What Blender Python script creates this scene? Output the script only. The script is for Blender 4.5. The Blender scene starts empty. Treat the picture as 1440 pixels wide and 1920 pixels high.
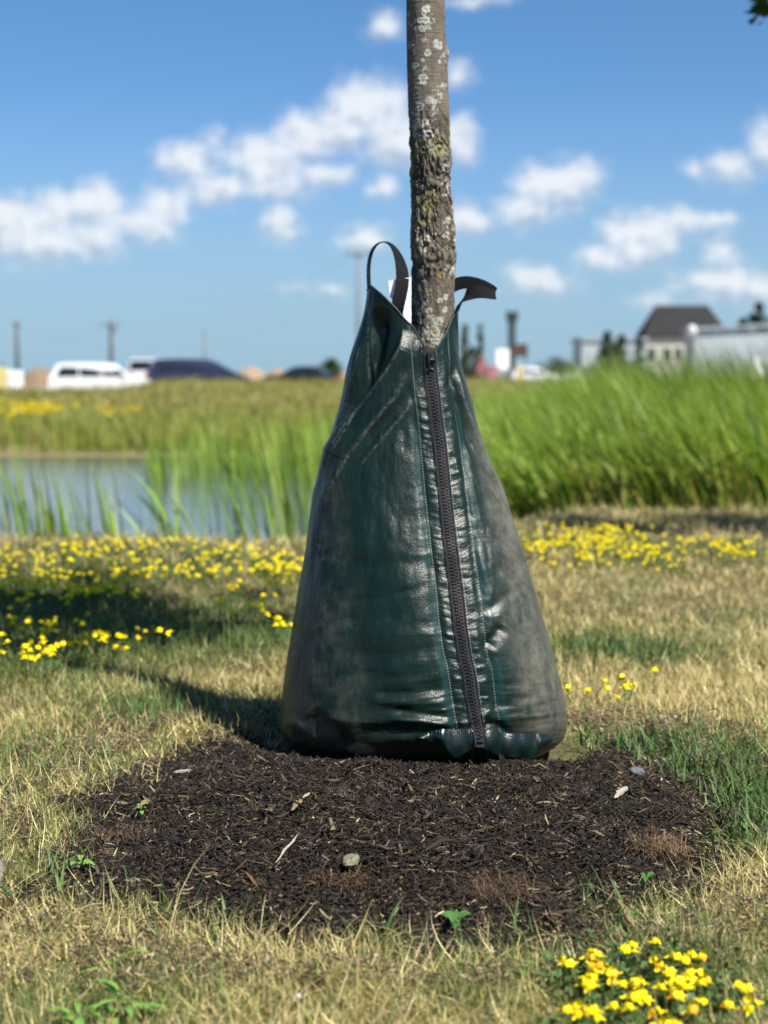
import bpy, math
import numpy as np
from mathutils import Vector

# ------------------------------------------------------------------ camera, sky, sun, exposure
scene = bpy.context.scene
COL = scene.collection
FPX = 2773.0
TILT = math.radians(5.357)
CAMZ = 0.70
cam_d = bpy.data.cameras.new("camera")
cam = bpy.data.objects.new("camera", cam_d)
COL.objects.link(cam)
cam.location = (0, 0, CAMZ)
cam.rotation_euler = (math.pi / 2 - TILT, 0, 0)
cam_d.sensor_fit = 'VERTICAL'
cam_d.sensor_height = 36.0
cam_d.sensor_width = 27.0
cam_d.lens = FPX / 1920 * 36.0
cam_d.clip_start = 0.05
cam_d.clip_end = 12000
cam_d.dof.use_dof = True
cam_d.dof.focus_distance = 2.22
cam_d.dof.aperture_fstop = 3.9
cam_d.dof.aperture_blades = 0
scene.camera = cam

SUN_EL = math.radians(54)
SUN_AZ = math.atan2(0.73, -0.68)
to_sun = Vector((math.cos(SUN_EL) * math.sin(SUN_AZ), math.cos(SUN_EL) * math.cos(SUN_AZ), math.sin(SUN_EL)))
sun_d = bpy.data.lights.new("sun", 'SUN')
sun_d.energy = 5.0
sun_d.angle = math.radians(0.53)
sun_d.color = (1.0, 0.955, 0.87)
sun = bpy.data.objects.new("sun", sun_d)
COL.objects.link(sun)
sun.rotation_euler = to_sun.to_track_quat('Z', 'Y').to_euler()
sun.location = (5, -5, 12)
scene.view_settings.view_transform = 'Standard'
scene.view_settings.look = 'None'
scene.view_settings.exposure = 1.0
scene.view_settings.gamma = 1.0
scene.cycles.max_bounces = 6
scene.cycles.diffuse_bounces = 3
scene.cycles.glossy_bounces = 2
scene.cycles.transmission_bounces = 3
scene.cycles.transparent_max_bounces = 6


class NT:
    """small helper to write node trees"""
    def __init__(self, tree):
        self.t = tree
        tree.nodes.clear()

    def n(self, kind, **kw):
        nd = self.t.nodes.new(kind)
        for k, v in kw.items():
            setattr(nd, k, v)
        return nd

    def put(self, sock, v):
        if hasattr(v, 'is_output') or hasattr(v, 'links'):
            self.t.links.new(v, sock)
        else:
            if isinstance(v, (tuple, list)) and len(v) == 3 and sock.type == 'RGBA':
                v = (*v, 1)
            sock.default_value = v

    def m(self, op, a, b=None, c=None, clamp=False):
        nd = self.n('ShaderNodeMath', operation=op)
        nd.use_clamp = clamp
        self.put(nd.inputs[0], a)
        if b is not None: self.put(nd.inputs[1], b)
        if c is not None: self.put(nd.inputs[2], c)
        return nd.outputs[0]

    def v(self, op, a, b=None, out=0):
        nd = self.n('ShaderNodeVectorMath', operation=op)
        self.put(nd.inputs[0], a)
        if b is not None: self.put(nd.inputs[1], b)
        return nd.outputs[out]

    def ss(self, x, lo, hi, a=0.0, b=1.0):
        nd = self.n('ShaderNodeMapRange', interpolation_type='SMOOTHSTEP')
        self.put(nd.inputs[0], x)
        for i, q in enumerate((lo, hi, a, b)):
            self.put(nd.inputs[1 + i], q)
        return nd.outputs[0]

    def mix(self, f, a, b):
        nd = self.n('ShaderNodeMix', data_type='RGBA')
        self.put(nd.inputs[0], f)
        self.put(nd.inputs[6], a)
        self.put(nd.inputs[7], b)
        return nd.outputs[2]

    def noise(self, vec, scale, detail=3, rough=0.55, col=False, dist=0.0):
        nd = self.n('ShaderNodeTexNoise')
        if vec is not None: self.put(nd.inputs['Vector'], vec)
        nd.inputs['Scale'].default_value = scale
        nd.inputs['Detail'].default_value = detail
        nd.inputs['Roughness'].default_value = rough
        nd.inputs['Distortion'].default_value = dist
        return nd.outputs[1 if col else 0]

    def sep(self, vec):
        nd = self.n('ShaderNodeSeparateXYZ')
        self.put(nd.inputs[0], vec)
        return nd.outputs

    def comb(self, x, y, z):
        nd = self.n('ShaderNodeCombineXYZ')
        for i, q in enumerate((x, y, z)):
            self.put(nd.inputs[i], q)
        return nd.outputs[0]

    def bump(self, h, strength=0.5, dist=0.01, normal=None):
        nd = self.n('ShaderNodeBump')
        self.put(nd.inputs['Strength'], strength)
        self.put(nd.inputs['Distance'], dist)
        self.put(nd.inputs['Height'], h)
        if normal is not None: self.put(nd.inputs['Normal'], normal)
        return nd.outputs[0]

    def pos(self):
        return self.n('ShaderNodeNewGeometry').outputs['Position']

    def obj(self):
        return self.n('ShaderNodeTexCoord').outputs['Object']

    def attr(self, name):
        nd = self.n('ShaderNodeAttribute', attribute_name=name)
        return nd.outputs

    def principled(self, color, rough=0.6, spec=0.5, metal=0.0, normal=None, **kw):
        p = self.n('ShaderNodeBsdfPrincipled')
        self.put(p.inputs['Base Color'], color)
        self.put(p.inputs['Roughness'], rough)
        self.put(p.inputs['Specular IOR Level'], spec)
        self.put(p.inputs['Metallic'], metal)
        if normal is not None: self.put(p.inputs['Normal'], normal)
        for k, q in kw.items():
            self.put(p.inputs[k.replace('_', ' ')], q)
        return p.outputs[0]

    def out(self, sh):
        o = self.n('ShaderNodeOutputMaterial')
        self.t.links.new(sh, o.inputs[0])


def pray(px, py):
    """world direction through a photo pixel (1440x1920)"""
    u = (px - 720) / FPX
    v = (960 - py) / FPX
    c, s = math.cos(TILT), math.sin(TILT)
    return np.array([u, c + v * s, -s + v * c])


def at(px, py, d):
    r = pray(px, py)
    k = d / r[1]
    return np.array([r[0] * k, d, CAMZ + r[2] * k])


def onz(px, py, z=0.0):
    r = pray(px, py)
    k = (z - CAMZ) / r[2]
    return np.array([r[0] * k, r[1] * k, z])


def proj(P):
    x, y, z = P[..., 0], P[..., 1], P[..., 2] - CAMZ
    c, s = math.cos(TILT), math.sin(TILT)
    dep = y * c - z * s
    up = y * s + z * c
    return 720 + FPX * x / dep, 960 - FPX * up / dep


# --- world: physical sky with a field of small cumulus
world = bpy.data.worlds.new("World")
scene.world = world
world.use_nodes = True
W = NT(world.node_tree)
sky = W.n('ShaderNodeTexSky', sky_type='NISHITA')
sky.sun_disc = False
sky.sun_elevation = SUN_EL
sky.sun_rotation = SUN_AZ
sky.altitude = 200
sky.air_density = 1.0
sky.dust_density = 0.5
sky.ozone_density = 1.6
dirv = W.n('ShaderNodeTexCoord').outputs['Generated']
dx, dy, dz = W.sep(dirv)
az = W.m('ARCTAN2', dx, dy)
el = W.m('ARCSINE', dz)
ae = W.comb(az, el, 0.0)
wn = W.noise(ae, 34, 3, 0.6, col=True)
warp = W.v('MULTIPLY', W.v('SUBTRACT', wn, (0.5, 0.5, 0.5)), (0.022, 0.016, 0.0))
aw = W.v('ADD', ae, warp)
CLOUDS = [(20, 415, 75, 60, 1), (110, 400, 80, 55, 1), (175, 382, 70, 52, 1), (60, 455, 110, 55, .85), (165, 452, 85, 50, .85),
          (245, 415, 80, 45, .85), (312, 388, 62, 52, .9), (290, 430, 60, 30, .8),
          (350, 300, 75, 42, .85), (398, 270, 34, 36, .55), (400, 352, 85, 40, .8), (500, 305, 95, 62, 1), (570, 255, 70, 52, 1),
          (600, 325, 75, 30, .8), (520, 350, 90, 34, .85), (690, 205, 95, 70, 1.1), (635, 245, 70, 55, 1), (745, 265, 100, 62, 1),
          (862, 265, 52, 56, .9), (860, 140, 40, 36, .7), (725, 48, 50, 34, .7), (885, 0, 75, 18, .6),
          (525, 420, 52, 38, .85), (718, 357, 36, 36, .7), (682, 445, 58, 34, .8), (620, 542, 46, 20, .5), (555, 540, 34, 18, .4),
          (870, 412, 60, 44, .75), (1040, 352, 90, 58, 1), (985, 392, 85, 42, .85), (1085, 328, 58, 38, .9),
          (1200, 445, 92, 56, 1), (1262, 422, 84, 36, .85), (1130, 482, 62, 30, .8), (1342, 412, 54, 18, .65), (1190, 482, 84, 28, .75),
          (1372, 312, 64, 44, .7), (1302, 322, 26, 26, .55), (1432, 268, 38, 58, .7), (1010, 530, 84, 40, .7),
          (1350, 532, 100, 46, .75), (1350, 470, 34, 44, .6), (1412, 545, 80, 40, .7), (1222, 562, 44, 24, .55),
          (-160, 380, 160, 70, 1), (-420, 300, 170, 80, .9), (1640, 420, 130, 60, .9), (1900, 300, 200, 80, 1), (2300, 430, 200, 70, .9), (-800, 420, 240, 80, 1)]
dens = None
hgt = None
for (cx, cy, rx, ry, wgt) in CLOUDS:
    r = pray(cx, cy)
    ca = math.atan2(r[0], r[1])
    ce = math.asin(r[2] / np.linalg.norm(r))
    q = W.v('MULTIPLY', W.v('SUBTRACT', aw, (ca, ce, 0)), (FPX / rx / 1.08, FPX / ry / 1.06, 0))
    ln = W.v('LENGTH', q, out=1)
    d_ = W.m('MULTIPLY_ADD', ln, -wgt, wgt)
    hy = W.m('MULTIPLY', W.m('SUBTRACT', W.sep(aw)[1], ce), FPX / ry)
    w2 = W.m('POWER', W.m('MAXIMUM', d_, 0.0), 2.0)
    wsum = w2 if hgt is None else W.m('ADD', wsum, w2)
    hgt = W.m('MULTIPLY', w2, hy) if hgt is None else W.m('MULTIPLY_ADD', w2, hy, hgt)
    dens = d_ if dens is None else W.m('SMOOTH_MAX', dens, d_, 0.22)
n1 = W.noise(W.v('MULTIPLY', ae, (1, 1.25, 0)), 62, 6, 0.62)
n2 = W.noise(W.v('MULTIPLY', W.v('ADD', ae, (0.006, 0.007, 0)), (1, 1.25, 0)), 62, 6, 0.62)
field = W.m('ADD', dens, W.m('MULTIPLY', W.m('SUBTRACT', n1, 0.5), 0.74))
alpha = W.ss(field, -0.12, 0.72)
emb = W.m('SUBTRACT', n1, n2)
hrel = W.m('DIVIDE', hgt, W.m('ADD', wsum, 0.002))
lit = W.m('ADD', W.m('MULTIPLY', W.ss(hrel, -0.75, 0.25), W.ss(field, -0.05, 0.55, 0.45, 1.0)), W.m('MULTIPLY', emb, 2.4), clamp=True)
ccol = W.mix(lit, (4.5, 5.4, 6.7), (8.3, 8.6, 9.0))
alpha = W.m('MULTIPLY', alpha, W.ss(el, -0.02, 0.06))
hs = W.n('ShaderNodeHueSaturation')
hs.inputs['Saturation'].default_value = 1.22
W.put(hs.inputs['Color'], sky.outputs[0])
lowhaze = W.ss(el, 0.0, 0.30)
tint = W.mix(lowhaze, (0.64, 0.84, 1.22), (0.82, 1.00, 1.14))
skyc = W.v('MULTIPLY', hs.outputs[0], tint)
skyc = W.mix(W.ss(el, 0.20, -0.01, 0.0, 0.85), skyc, (3.1, 4.95, 6.5))
final = W.mix(W.m('MULTIPLY', alpha, 0.90), skyc, ccol)
bg = W.n('ShaderNodeBackground')
W.put(bg.inputs[0], final)
bg.inputs[1].default_value = 0.055
wo = W.n('ShaderNodeOutputWorld')
world.node_tree.links.new(bg.outputs[0], wo.inputs[0])

# ------------------------------------------------------------------ numpy helpers
rng = np.random.default_rng(7)


def _hash(ix, iy, iz, seed):
    h = (ix.astype(np.int64) * 374761393 + iy.astype(np.int64) * 668265263 + iz.astype(np.int64) * 2147483647 + seed * 974711) & 0xFFFFFFFF
    h = ((h ^ (h >> 13)) * 1274126177) & 0xFFFFFFFF
    h = (h ^ (h >> 16)) & 0xFFFF
    return h.astype(np.float64) / 65535.0


def vnoise(P, seed=0):
    P = np.asarray(P, float)
    i = np.floor(P).astype(np.int64)
    f = P - i
    f = f * f * (3 - 2 * f)
    out = 0
    for a in (0, 1):
        wx = f[..., 0] if a else 1 - f[..., 0]
        for b in (0, 1):
            wy = f[..., 1] if b else 1 - f[..., 1]
            for c in (0, 1):
                wz = f[..., 2] if c else 1 - f[..., 2]
                out = out + wx * wy * wz * _hash(i[..., 0] + a, i[..., 1] + b, i[..., 2] + c, seed)
    return out


def fbm(P, octs=4, seed=0, gain=0.5):
    P = np.asarray(P, float)
    s, a, tot = 0, 1.0, 0
    for k in range(octs):
        s = s + a * vnoise(P * (2 ** k) + 17.3 * k, seed + k)
        tot += a
        a *= gain
    return s / tot


def n2(x, y, sc, octs=3, seed=0):
    x = np.asarray(x, float)
    y = np.asarray(y, float)
    return fbm(np.stack([x * sc, y * sc, np.zeros_like(x * y) + 0.5], -1), octs, seed)


def sstep(x, a, b):
    t = np.clip((x - a) / (b - a), 0, 1)
    return t * t * (3 - 2 * t)


def make_mesh(name, V, F, mats, smooth=False, col=None, uv=None, matidx=None):
    V = np.ascontiguousarray(V, np.float32)
    arrs = F if isinstance(F, list) else [F]
    arrs = [np.asarray(a, np.int32) for a in arrs if len(a)]
    me = bpy.data.meshes.new(name)
    nl = sum(a.size for a in arrs)
    nf = sum(len(a) for a in arrs)
    me.vertices.add(len(V))
    me.vertices.foreach_set('co', V.ravel())
    me.loops.add(nl)
    loops = np.concatenate([a.ravel() for a in arrs])
    me.loops.foreach_set('vertex_index', loops)
    me.polygons.add(nf)
    starts, o = [], 0
    for a in arrs:
        k = a.shape[1]
        starts.append(o + np.arange(len(a)) * k)
        o += a.size
    me.polygons.foreach_set('loop_start', np.concatenate(starts).astype(np.int32))
    if matidx is not None:
        me.polygons.foreach_set('material_index', np.asarray(matidx, np.int32))
    me.polygons.foreach_set('use_smooth', np.full(nf, bool(smooth)))
    me.update(calc_edges=True)
    if col is not None:
        c = np.ones((len(V), 4), np.float32)
        c[:, :3] = col
        at_ = me.color_attributes.new('tint', 'FLOAT_COLOR', 'POINT')
        at_.data.foreach_set('color', c.ravel())
    if uv is not None:
        u = me.uv_layers.new(name='along')
        u.data.foreach_set('uv', np.asarray(uv, np.float32)[loops].ravel())
    for m_ in (mats if isinstance(mats, (list, tuple)) else [mats]):
        me.materials.append(m_)
    me.validate()
    return me


def link(name, me, parent=None, loc=None):
    o = bpy.data.objects.new(name, me)
    COL.objects.link(o)
    if parent is not None: o.parent = parent
    if loc is not None: o.location = loc
    return o


def base_of(o):
    b = np.zeros(3)
    while o is not None:
        b += np.array(o.location)
        o = o.parent
    return b


def part(name, V, F, mat, root=None, local=False, **kw):
    """mesh object; V in world coordinates unless local"""
    V = np.asarray(V, float)
    if root is not None and not local:
        V = V - base_of(root)
    return link(name, make_mesh(name, V, F, mat, **kw), root)


def tag(o, label=None, cat=None, group=None, kind=None):
    if label: o['label'] = label
    if cat: o['category'] = cat
    if group: o['group'] = group
    if kind: o['kind'] = kind
    return o


def thing(name, label, cat, loc, rz=0.0, group=None):
    o = bpy.data.objects.new(name, None)
    COL.objects.link(o)
    o.empty_display_size = 0.05
    o.location = tuple(float(q) for q in loc)
    o.rotation_euler = (0, 0, rz)
    return tag(o, label, cat, group)


def copy_tree(o, parent=None):
    c = o.copy()
    COL.objects.link(c)
    c.parent = parent
    for ch in list(o.children):
        copy_tree(ch, c)
    return c


def grid_faces(nu, nv, wrap=False, off=0):
    """verts indexed [i*nv + j]; i along u (wrap optional)"""
    iu = np.arange(nu if wrap else nu - 1)
    jv = np.arange(nv - 1)
    I, J = np.meshgrid(iu, jv, indexing='ij')
    I2 = (I + 1) % nu
    return off + np.stack([I * nv + J, I2 * nv + J, I2 * nv + J + 1, I * nv + J + 1], -1).reshape(-1, 4)


class MB:
    """collects primitive shapes into one mesh"""
    def __init__(self):
        self.V, self.Q, self.T, self.n = [], [], [], 0

    def add(self, V, Q=None, T=None):
        self.V.append(np.asarray(V, float))
        if Q is not None and len(Q): self.Q.append(np.asarray(Q) + self.n)
        if T is not None and len(T): self.T.append(np.asarray(T) + self.n)
        self.n += len(V)
        return self

    def box(self, c, s, bev=0.0, rz=0.0):
        x, y, z = [q / 2 for q in s]
        b = min(bev, x * .9, y * .9, z * .9)
        if b <= 0:
            V = np.array([[sx * x, sy * y, sz * z] for sx in (-1, 1) for sy in (-1, 1) for sz in (-1, 1)])
            Q = [[0, 1, 3, 2], [4, 6, 7, 5], [0, 4, 5, 1], [2, 3, 7, 6], [0, 2, 6, 4], [1, 5, 7, 3]]
        else:
            ring = []
            def rr(ax, ay, zz):
                return [[-ax + b, -ay, zz], [ax - b, -ay, zz], [ax, -ay + b, zz], [ax, ay - b, zz], [ax - b, ay, zz], [-ax + b, ay, zz], [-ax, ay - b, zz], [-ax, -ay + b, zz]]
            V = rr(x - b, y - b, -z) + rr(x, y, -z + b) + rr(x, y, z - b) + rr(x - b, y - b, z)
            V = np.array(V)
            Q = [[k * 8 + i, k * 8 + (i + 1) % 8, (k + 1) * 8 + (i + 1) % 8, (k + 1) * 8 + i] for k in range(3) for i in range(8)]
            Q += [[0, 7, 2, 1], [7, 6, 3, 2], [6, 5, 4, 3], [24, 25, 26, 31], [31, 26, 27, 30], [30, 27, 28, 29]]
        if rz:
            cs, sn = math.cos(rz), math.sin(rz)
            V = np.stack([V[:, 0] * cs - V[:, 1] * sn, V[:, 0] * sn + V[:, 1] * cs, V[:, 2]], -1)
        return self.add(V + np.array(c), Q)

    def tube(self, pts, rad, n=8, cap=True):
        pts = np.asarray(pts, float)
        k = len(pts)
        rad = np.broadcast_to(np.asarray(rad, float), (k,))
        tan = np.gradient(pts, axis=0)
        tan /= np.linalg.norm(tan, axis=1)[:, None] + 1e-9
        ref = np.array([0.13, 0.9, 0.21]) if abs(tan[0][2]) > 0.7 else np.array([0, 0, 1.0])
        u = np.cross(tan, ref)
        u /= np.linalg.norm(u, axis=1)[:, None] + 1e-9
        w = np.cross(tan, u)
        a = np.arange(n) * 2 * math.pi / n
        V = pts[:, None] + rad[:, None, None] * (np.cos(a)[None, :, None] * u[:, None] + np.sin(a)[None, :, None] * w[:, None])
        Q = [[i * n + j, i * n + (j + 1) % n, (i + 1) * n + (j + 1) % n, (i + 1) * n + j] for i in range(k - 1) for j in range(n)]
        T = []
        V = V.reshape(-1, 3)
        if cap:
            V = np.vstack([V, pts[:1], pts[-1:]])
            T = [[k * n, (j + 1) % n, j] for j in range(n)] + [[k * n + 1, (k - 1) * n + j, (k - 1) * n + (j + 1) % n] for j in range(n)]
        return self.add(V, Q, T)

    def disc_y(self, c, r, w, n=20):
        """short cylinder, axis along y"""
        return self.tube([[c[0], c[1] - w / 2, c[2]], [c[0], c[1] + w / 2, c[2]]], r, n)

    def ball(self, c, r, nu=16, nv=10):
        r = np.broadcast_to(np.asarray(r, float), (3,))
        th = np.linspace(0, 2 * math.pi, nu, endpoint=False)
        ph = np.linspace(0.001, math.pi - 0.001, nv)
        TH, PH = np.meshgrid(th, ph, indexing='ij')
        V = np.stack([np.cos(TH) * np.sin(PH) * r[0], np.sin(TH) * np.sin(PH) * r[1], np.cos(PH) * r[2]], -1).reshape(-1, 3)
        return self.add(V + np.array(c), grid_faces(nu, nv, True))

    def prism(self, poly, y0, y1):
        """polygon in x,z swept along y (convex caps as fan)"""
        poly = np.asarray(poly, float)
        k = len(poly)
        V = np.vstack([np.stack([poly[:, 0], np.full(k, y0), poly[:, 1]], -1), np.stack([poly[:, 0], np.full(k, y1), poly[:, 1]], -1)])
        Q = [[i, (i + 1) % k, k + (i + 1) % k, k + i] for i in range(k)]
        T = [[0, i + 1, i] for i in range(1, k - 1)] + [[k, k + i, k + i + 1] for i in range(1, k - 1)]
        return self.add(V, Q, T)

    def geo(self):
        F = []
        if self.Q: F.append(np.concatenate(self.Q))
        if self.T: F.append(np.concatenate(self.T))
        return np.concatenate(self.V), F

    def build(self, name, mat, root=None, local=False, smooth=False):
        V, F = self.geo()
        return part(name, V, F, mat, root, local, smooth=smooth)


def blades(P, L, Wd, az, phi0, curl, cb, ct, nseg=3, sideang=None, prof=1.3, tipw=0.05):
    """bent tapered grass blades. P (N,3); returns V,F,col"""
    N = len(P)
    t = np.linspace(0, 1, nseg + 1)
    phi = phi0[:, None] + curl[:, None] * t[None] ** 1.2
    dl = (L / nseg)[:, None]
    mid = (phi[:, 1:] + phi[:, :-1]) / 2
    h = np.concatenate([np.zeros((N, 1)), np.cumsum(np.sin(mid) * dl, 1)], 1)
    z = np.concatenate([np.zeros((N, 1)), np.cumsum(np.cos(mid) * dl, 1)], 1)
    d = np.stack([np.cos(az), np.sin(az)], -1)
    C = np.stack([P[:, None, 0] + h * d[:, None, 0], P[:, None, 1] + h * d[:, None, 1], P[:, None, 2] + z], -1)
    sa = az + math.pi / 2 if sideang is None else sideang
    sd = np.stack([np.cos(sa), np.sin(sa), np.zeros(N)], -1)
    w = Wd[:, None] * np.maximum(1 - t[None] ** prof, tipw) * 0.5
    A = C - sd[:, None] * w[..., None]
    B = C + sd[:, None] * w[..., None]
    V = np.stack([A, B], 2).reshape(N * (nseg + 1) * 2, 3)
    k = (nseg + 1) * 2
    base = np.arange(N)[:, None] * k
    F = np.concatenate([np.stack([base[:, 0] + 2 * i, base[:, 0] + 2 * i + 1, base[:, 0] + 2 * i + 3, base[:, 0] + 2 * i + 2], -1) for i in range(nseg)])
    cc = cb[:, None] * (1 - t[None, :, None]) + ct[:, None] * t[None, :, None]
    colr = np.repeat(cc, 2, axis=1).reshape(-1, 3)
    return V, F, colr


def leaves(n, clumps, size, seed, col_a, col_b, spread=0.16, aspect=0.62, squash=1.0):
    """leaf-sized bent faces gathered in clumps; clumps (K,4): centre + radius"""
    r = np.random.default_rng(seed)
    clumps = np.asarray(clumps, float)
    wts = clumps[:, 3] ** 2
    k = r.choice(len(clumps), n, p=wts / wts.sum())
    v = r.normal(size=(n, 3))
    v /= np.linalg.norm(v, axis=1)[:, None]
    rad = clumps[k, 3] * r.random(n) ** 0.45
    c = clumps[k, :3] + v * rad[:, None] * np.array([1, 1, squash])
    ax = r.normal(size=(n, 3)) * np.array([1, 1, 0.7]) - np.array([0, 0, 0.25])
    ax /= np.linalg.norm(ax, axis=1)[:, None]
    sd = np.cross(ax, r.normal(size=(n, 3)) * 0.5 + np.array([0, 0, 1.0]))
    sd /= np.linalg.norm(sd, axis=1)[:, None] + 1e-9
    nr = np.cross(sd, ax)
    s = size * r.uniform(0.6, 1.25, n)[:, None]
    V = np.stack([c - ax * s * .5, c - ax * s * .08 + sd * s * aspect * .5 + nr * s * .08, c + ax * s * .55 - nr * s * .1, c - ax * s * .08 - sd * s * aspect * .5 + nr * s * .08], 1)
    F = np.arange(n * 4).reshape(n, 4)
    f = r.random(n)[:, None] * 0.6 + 0.4 * r.random(len(clumps))[k][:, None]
    cc = np.asarray(col_a) * (1 - f) + np.asarray(col_b) * f
    return V.reshape(-1, 3), F, np.repeat(cc, 4, axis=0)


# ------------------------------------------------------------------ materials
def mat(name, color, rough=0.6, spec=0.4, metal=0.0, noise=0.0, nscale=8.0, bump=0.0, bscale=40.0):
    m_ = bpy.data.materials.new(name)
    m_.use_nodes = True
    T = NT(m_.node_tree)
    c = color
    nrm = None
    if noise:
        n = T.noise(T.obj(), nscale, 5, 0.6)
        c = T.mix(n, tuple(q * (1 - noise) for q in color), tuple(min(1, q * (1 + noise)) for q in color))
    if bump:
        nrm = T.bump(T.noise(T.obj(), bscale, 4), bump, 0.01)
    T.out(T.principled(c, rough, spec, metal, nrm))
    return m_


def mat_tint(name, rough=0.6, spec=0.3, trans=0.0, bump=0.0, bscale=300, vary=0.0):
    """colour comes from each blade's / leaf's own tint attribute"""
    m_ = bpy.data.materials.new(name)
    m_.use_nodes = True
    T = NT(m_.node_tree)
    c = T.attr('tint')[0]
    if vary:
        rnd = T.n('ShaderNodeNewGeometry').outputs['Random Per Island']
        c = T.v('MULTIPLY', c, T.comb(*[T.ss(rnd, 0, 1, 1 - vary, 1 + vary)] * 3))
    nrm = T.bump(T.noise(T.pos(), bscale, 3), bump, 0.002) if bump else None
    sh = T.principled(c, rough, spec, 0, nrm)
    if trans:
        tr = T.n('ShaderNodeBsdfTranslucent')
        T.put(tr.inputs[0], T.v('MULTIPLY', c, (1.1, 1.15, 0.6)))
        mx = T.n('ShaderNodeMixShader')
        mx.inputs[0].default_value = trans
        T.t.links.new(sh, mx.inputs[1])
        T.t.links.new(tr.outputs[0], mx.inputs[2])
        sh = mx.outputs[0]
    T.out(sh)
    return m_


M_blade = mat_tint('grass_blade', 0.6, 0.3, 0.10, vary=0.32)
M_reed = mat_tint('reed_blade', 0.5, 0.35, 0.35, vary=0.25)
M_leaf = mat_tint('tree_leaf', 0.55, 0.3, 0.3, vary=0.2)
M_chip = mat_tint('bark_chip', 0.75, 0.25, bump=0.6, bscale=500, vary=0.3)
M_bark = mat_tint('tree_bark', 0.85, 0.15, bump=0.5, bscale=700)
M_fibre = mat_tint('dry_fibre', 0.8, 0.15, vary=0.3)
M_petal = mat('yellow_petal', (0.86, 0.70, 0.010), 0.55, 0.2, noise=0.16, nscale=90)
M_petal_o = mat('orange_petal', (0.80, 0.42, 0.02), 0.6, 0.2, noise=0.2, nscale=90)
M_stem = mat('green_stem', (0.10, 0.16, 0.04), 0.6, 0.3, noise=0.25, nscale=60)
M_weed = mat('weed_leaf', (0.05, 0.13, 0.025), 0.5, 0.35, noise=0.35, nscale=70)
M_webbing = None

# ------------------------------------------------------------------ terrain
TRUNK_XY = np.array([0.091, 2.74])
BAG_D = 2.74
WATER_Z = -0.45


def edge_near(x):
    """distance at which the lawn breaks down to the pond / reed bed"""
    return 6.3 + 1.45 * sstep(x, 0.0, 1.3) + 0.10 * np.sin(x * 2.1) + 0.05 * np.sin(x * 5.3 + 1)


MC = np.array([0.01, 2.23])


def mulch_r(x, y):
    """normalised radius in the mulch bed (1 = rim)"""
    dx = (x - MC[0] - 0.04 * sstep(y, 2.2, 2.6)) / (0.545 + 0.05 * sstep(y, 2.2, 2.6))
    dy = (y - MC[1]) / np.where(y < MC[1], 0.53, 0.66)
    a = np.arctan2(dy, dx)
    rad = np.hypot(dx, dy)
    wob = 1 + 0.02 * np.sin(3 * a + 0.6) + 0.025 * np.sin(5 * a + 2.0) + 0.04 * np.sin(9 * a) + 0.03 * np.sin(17 * a + 1) + 0.025 * np.sin(29 * a + 2)
    wob = wob + 0.15 * (n2(x, y, 7, 3, 19) - 0.5)
    return rad / wob


def lawn_bump(x, y):
    return 0.036 * (n2(x, y, 1.7, 2, 3) - 0.5) + 0.030 * (n2(x, y, 6, 2, 5) - 0.5) + 0.016 * (n2(x, y, 15, 2, 6) - 0.5)


def ground_z(x, y):
    x, y = np.broadcast_arrays(np.asarray(x, float), np.asarray(y, float))
    e = edge_near(x)
    z = lawn_bump(x, y) * sstep(y, -3, 0.5) * (1 - sstep(y, e - 0.4, e + 0.3))
    z = z - 0.62 * sstep(y, e - 0.15, e + 1.6)
    # far bank
    far = np.interp(y, [0, 18.5, 20.5, 23, 26, 40, 52, 61, 67, 74, 90, 400], [0, 0, .18, .2, .24, .46, .72, 1.0, 0.55, 0.22, 0.24, 0.30])
    crest = 0.34 * sstep(y, 45, 58) * (1 - sstep(y, 62, 68)) * (sstep(x, -11.0, -8.2) - 0.9)
    fn = (n2(x, y, 0.35, 3, 11) - 0.5) * 0.16 * sstep(y, 23, 30)
    z = z + far + crest + fn * (1 - sstep(y, 64, 75))
    return z


ys = np.concatenate([np.arange(-3, 0.6, 0.4), np.arange(0.6, 9.4, 0.06), 9.4 * 1.035 ** np.arange(0, 80), [170, 220, 300, 450, 700, 1100, 2000, 4000, 8000]])
xh = np.concatenate([np.arange(0, 3.0, 0.06), 3.0 * 1.06 ** np.arange(0, 60), [110, 150, 220, 350, 600, 1000, 2000, 4000, 8000]])
xs = np.concatenate([-xh[:0:-1], xh])
GX, GY = np.meshgrid(xs, ys, indexing='ij')
GZ = ground_z(GX, GY)
inm = 1 - sstep(mulch_r(GX, GY), 0.75, 1.0)
GZ = GZ - 0.03 * inm

m_ = bpy.data.materials.new('ground_soil_and_turf')
m_.use_nodes = True
T = NT(m_.node_tree)
P = T.pos()
gx, gy, gz = T.sep(P)
na = T.noise(P, 3.0, 4, 0.6)
nb = T.noise(P, 60, 4, 0.65)
nc = T.noise(P, 0.25, 4, 0.6)
near = T.mix(nb, (0.030, 0.022, 0.012), (0.17, 0.13, 0.065))
near = T.mix(T.ss(na, 0.42, 0.68), near, T.mix(nb, (0.025, 0.04, 0.012), (0.11, 0.13, 0.05)))
fieldc = T.mix(T.ss(nc, 0.3, 0.7), (0.19, 0.165, 0.045), (0.13, 0.135, 0.03))
fieldc = T.mix(T.ss(T.noise(P, 1.3, 4, 0.65), 0.4, 0.75), fieldc, (0.17, 0.135, 0.06))
mud = T.mix(na, (0.15, 0.13, 0.06), (0.23, 0.19, 0.09))
lot = T.mix(T.noise(P, 0.8, 4), (0.24, 0.21, 0.17), (0.33, 0.29, 0.24))
c = T.mix(T.ss(gy, 8.5, 9.5), near, mud)
c = T.mix(T.ss(gy, 22.2, 23.6), c, fieldc)
c = T.mix(T.ss(gy, 66, 69), c, lot)
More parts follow.
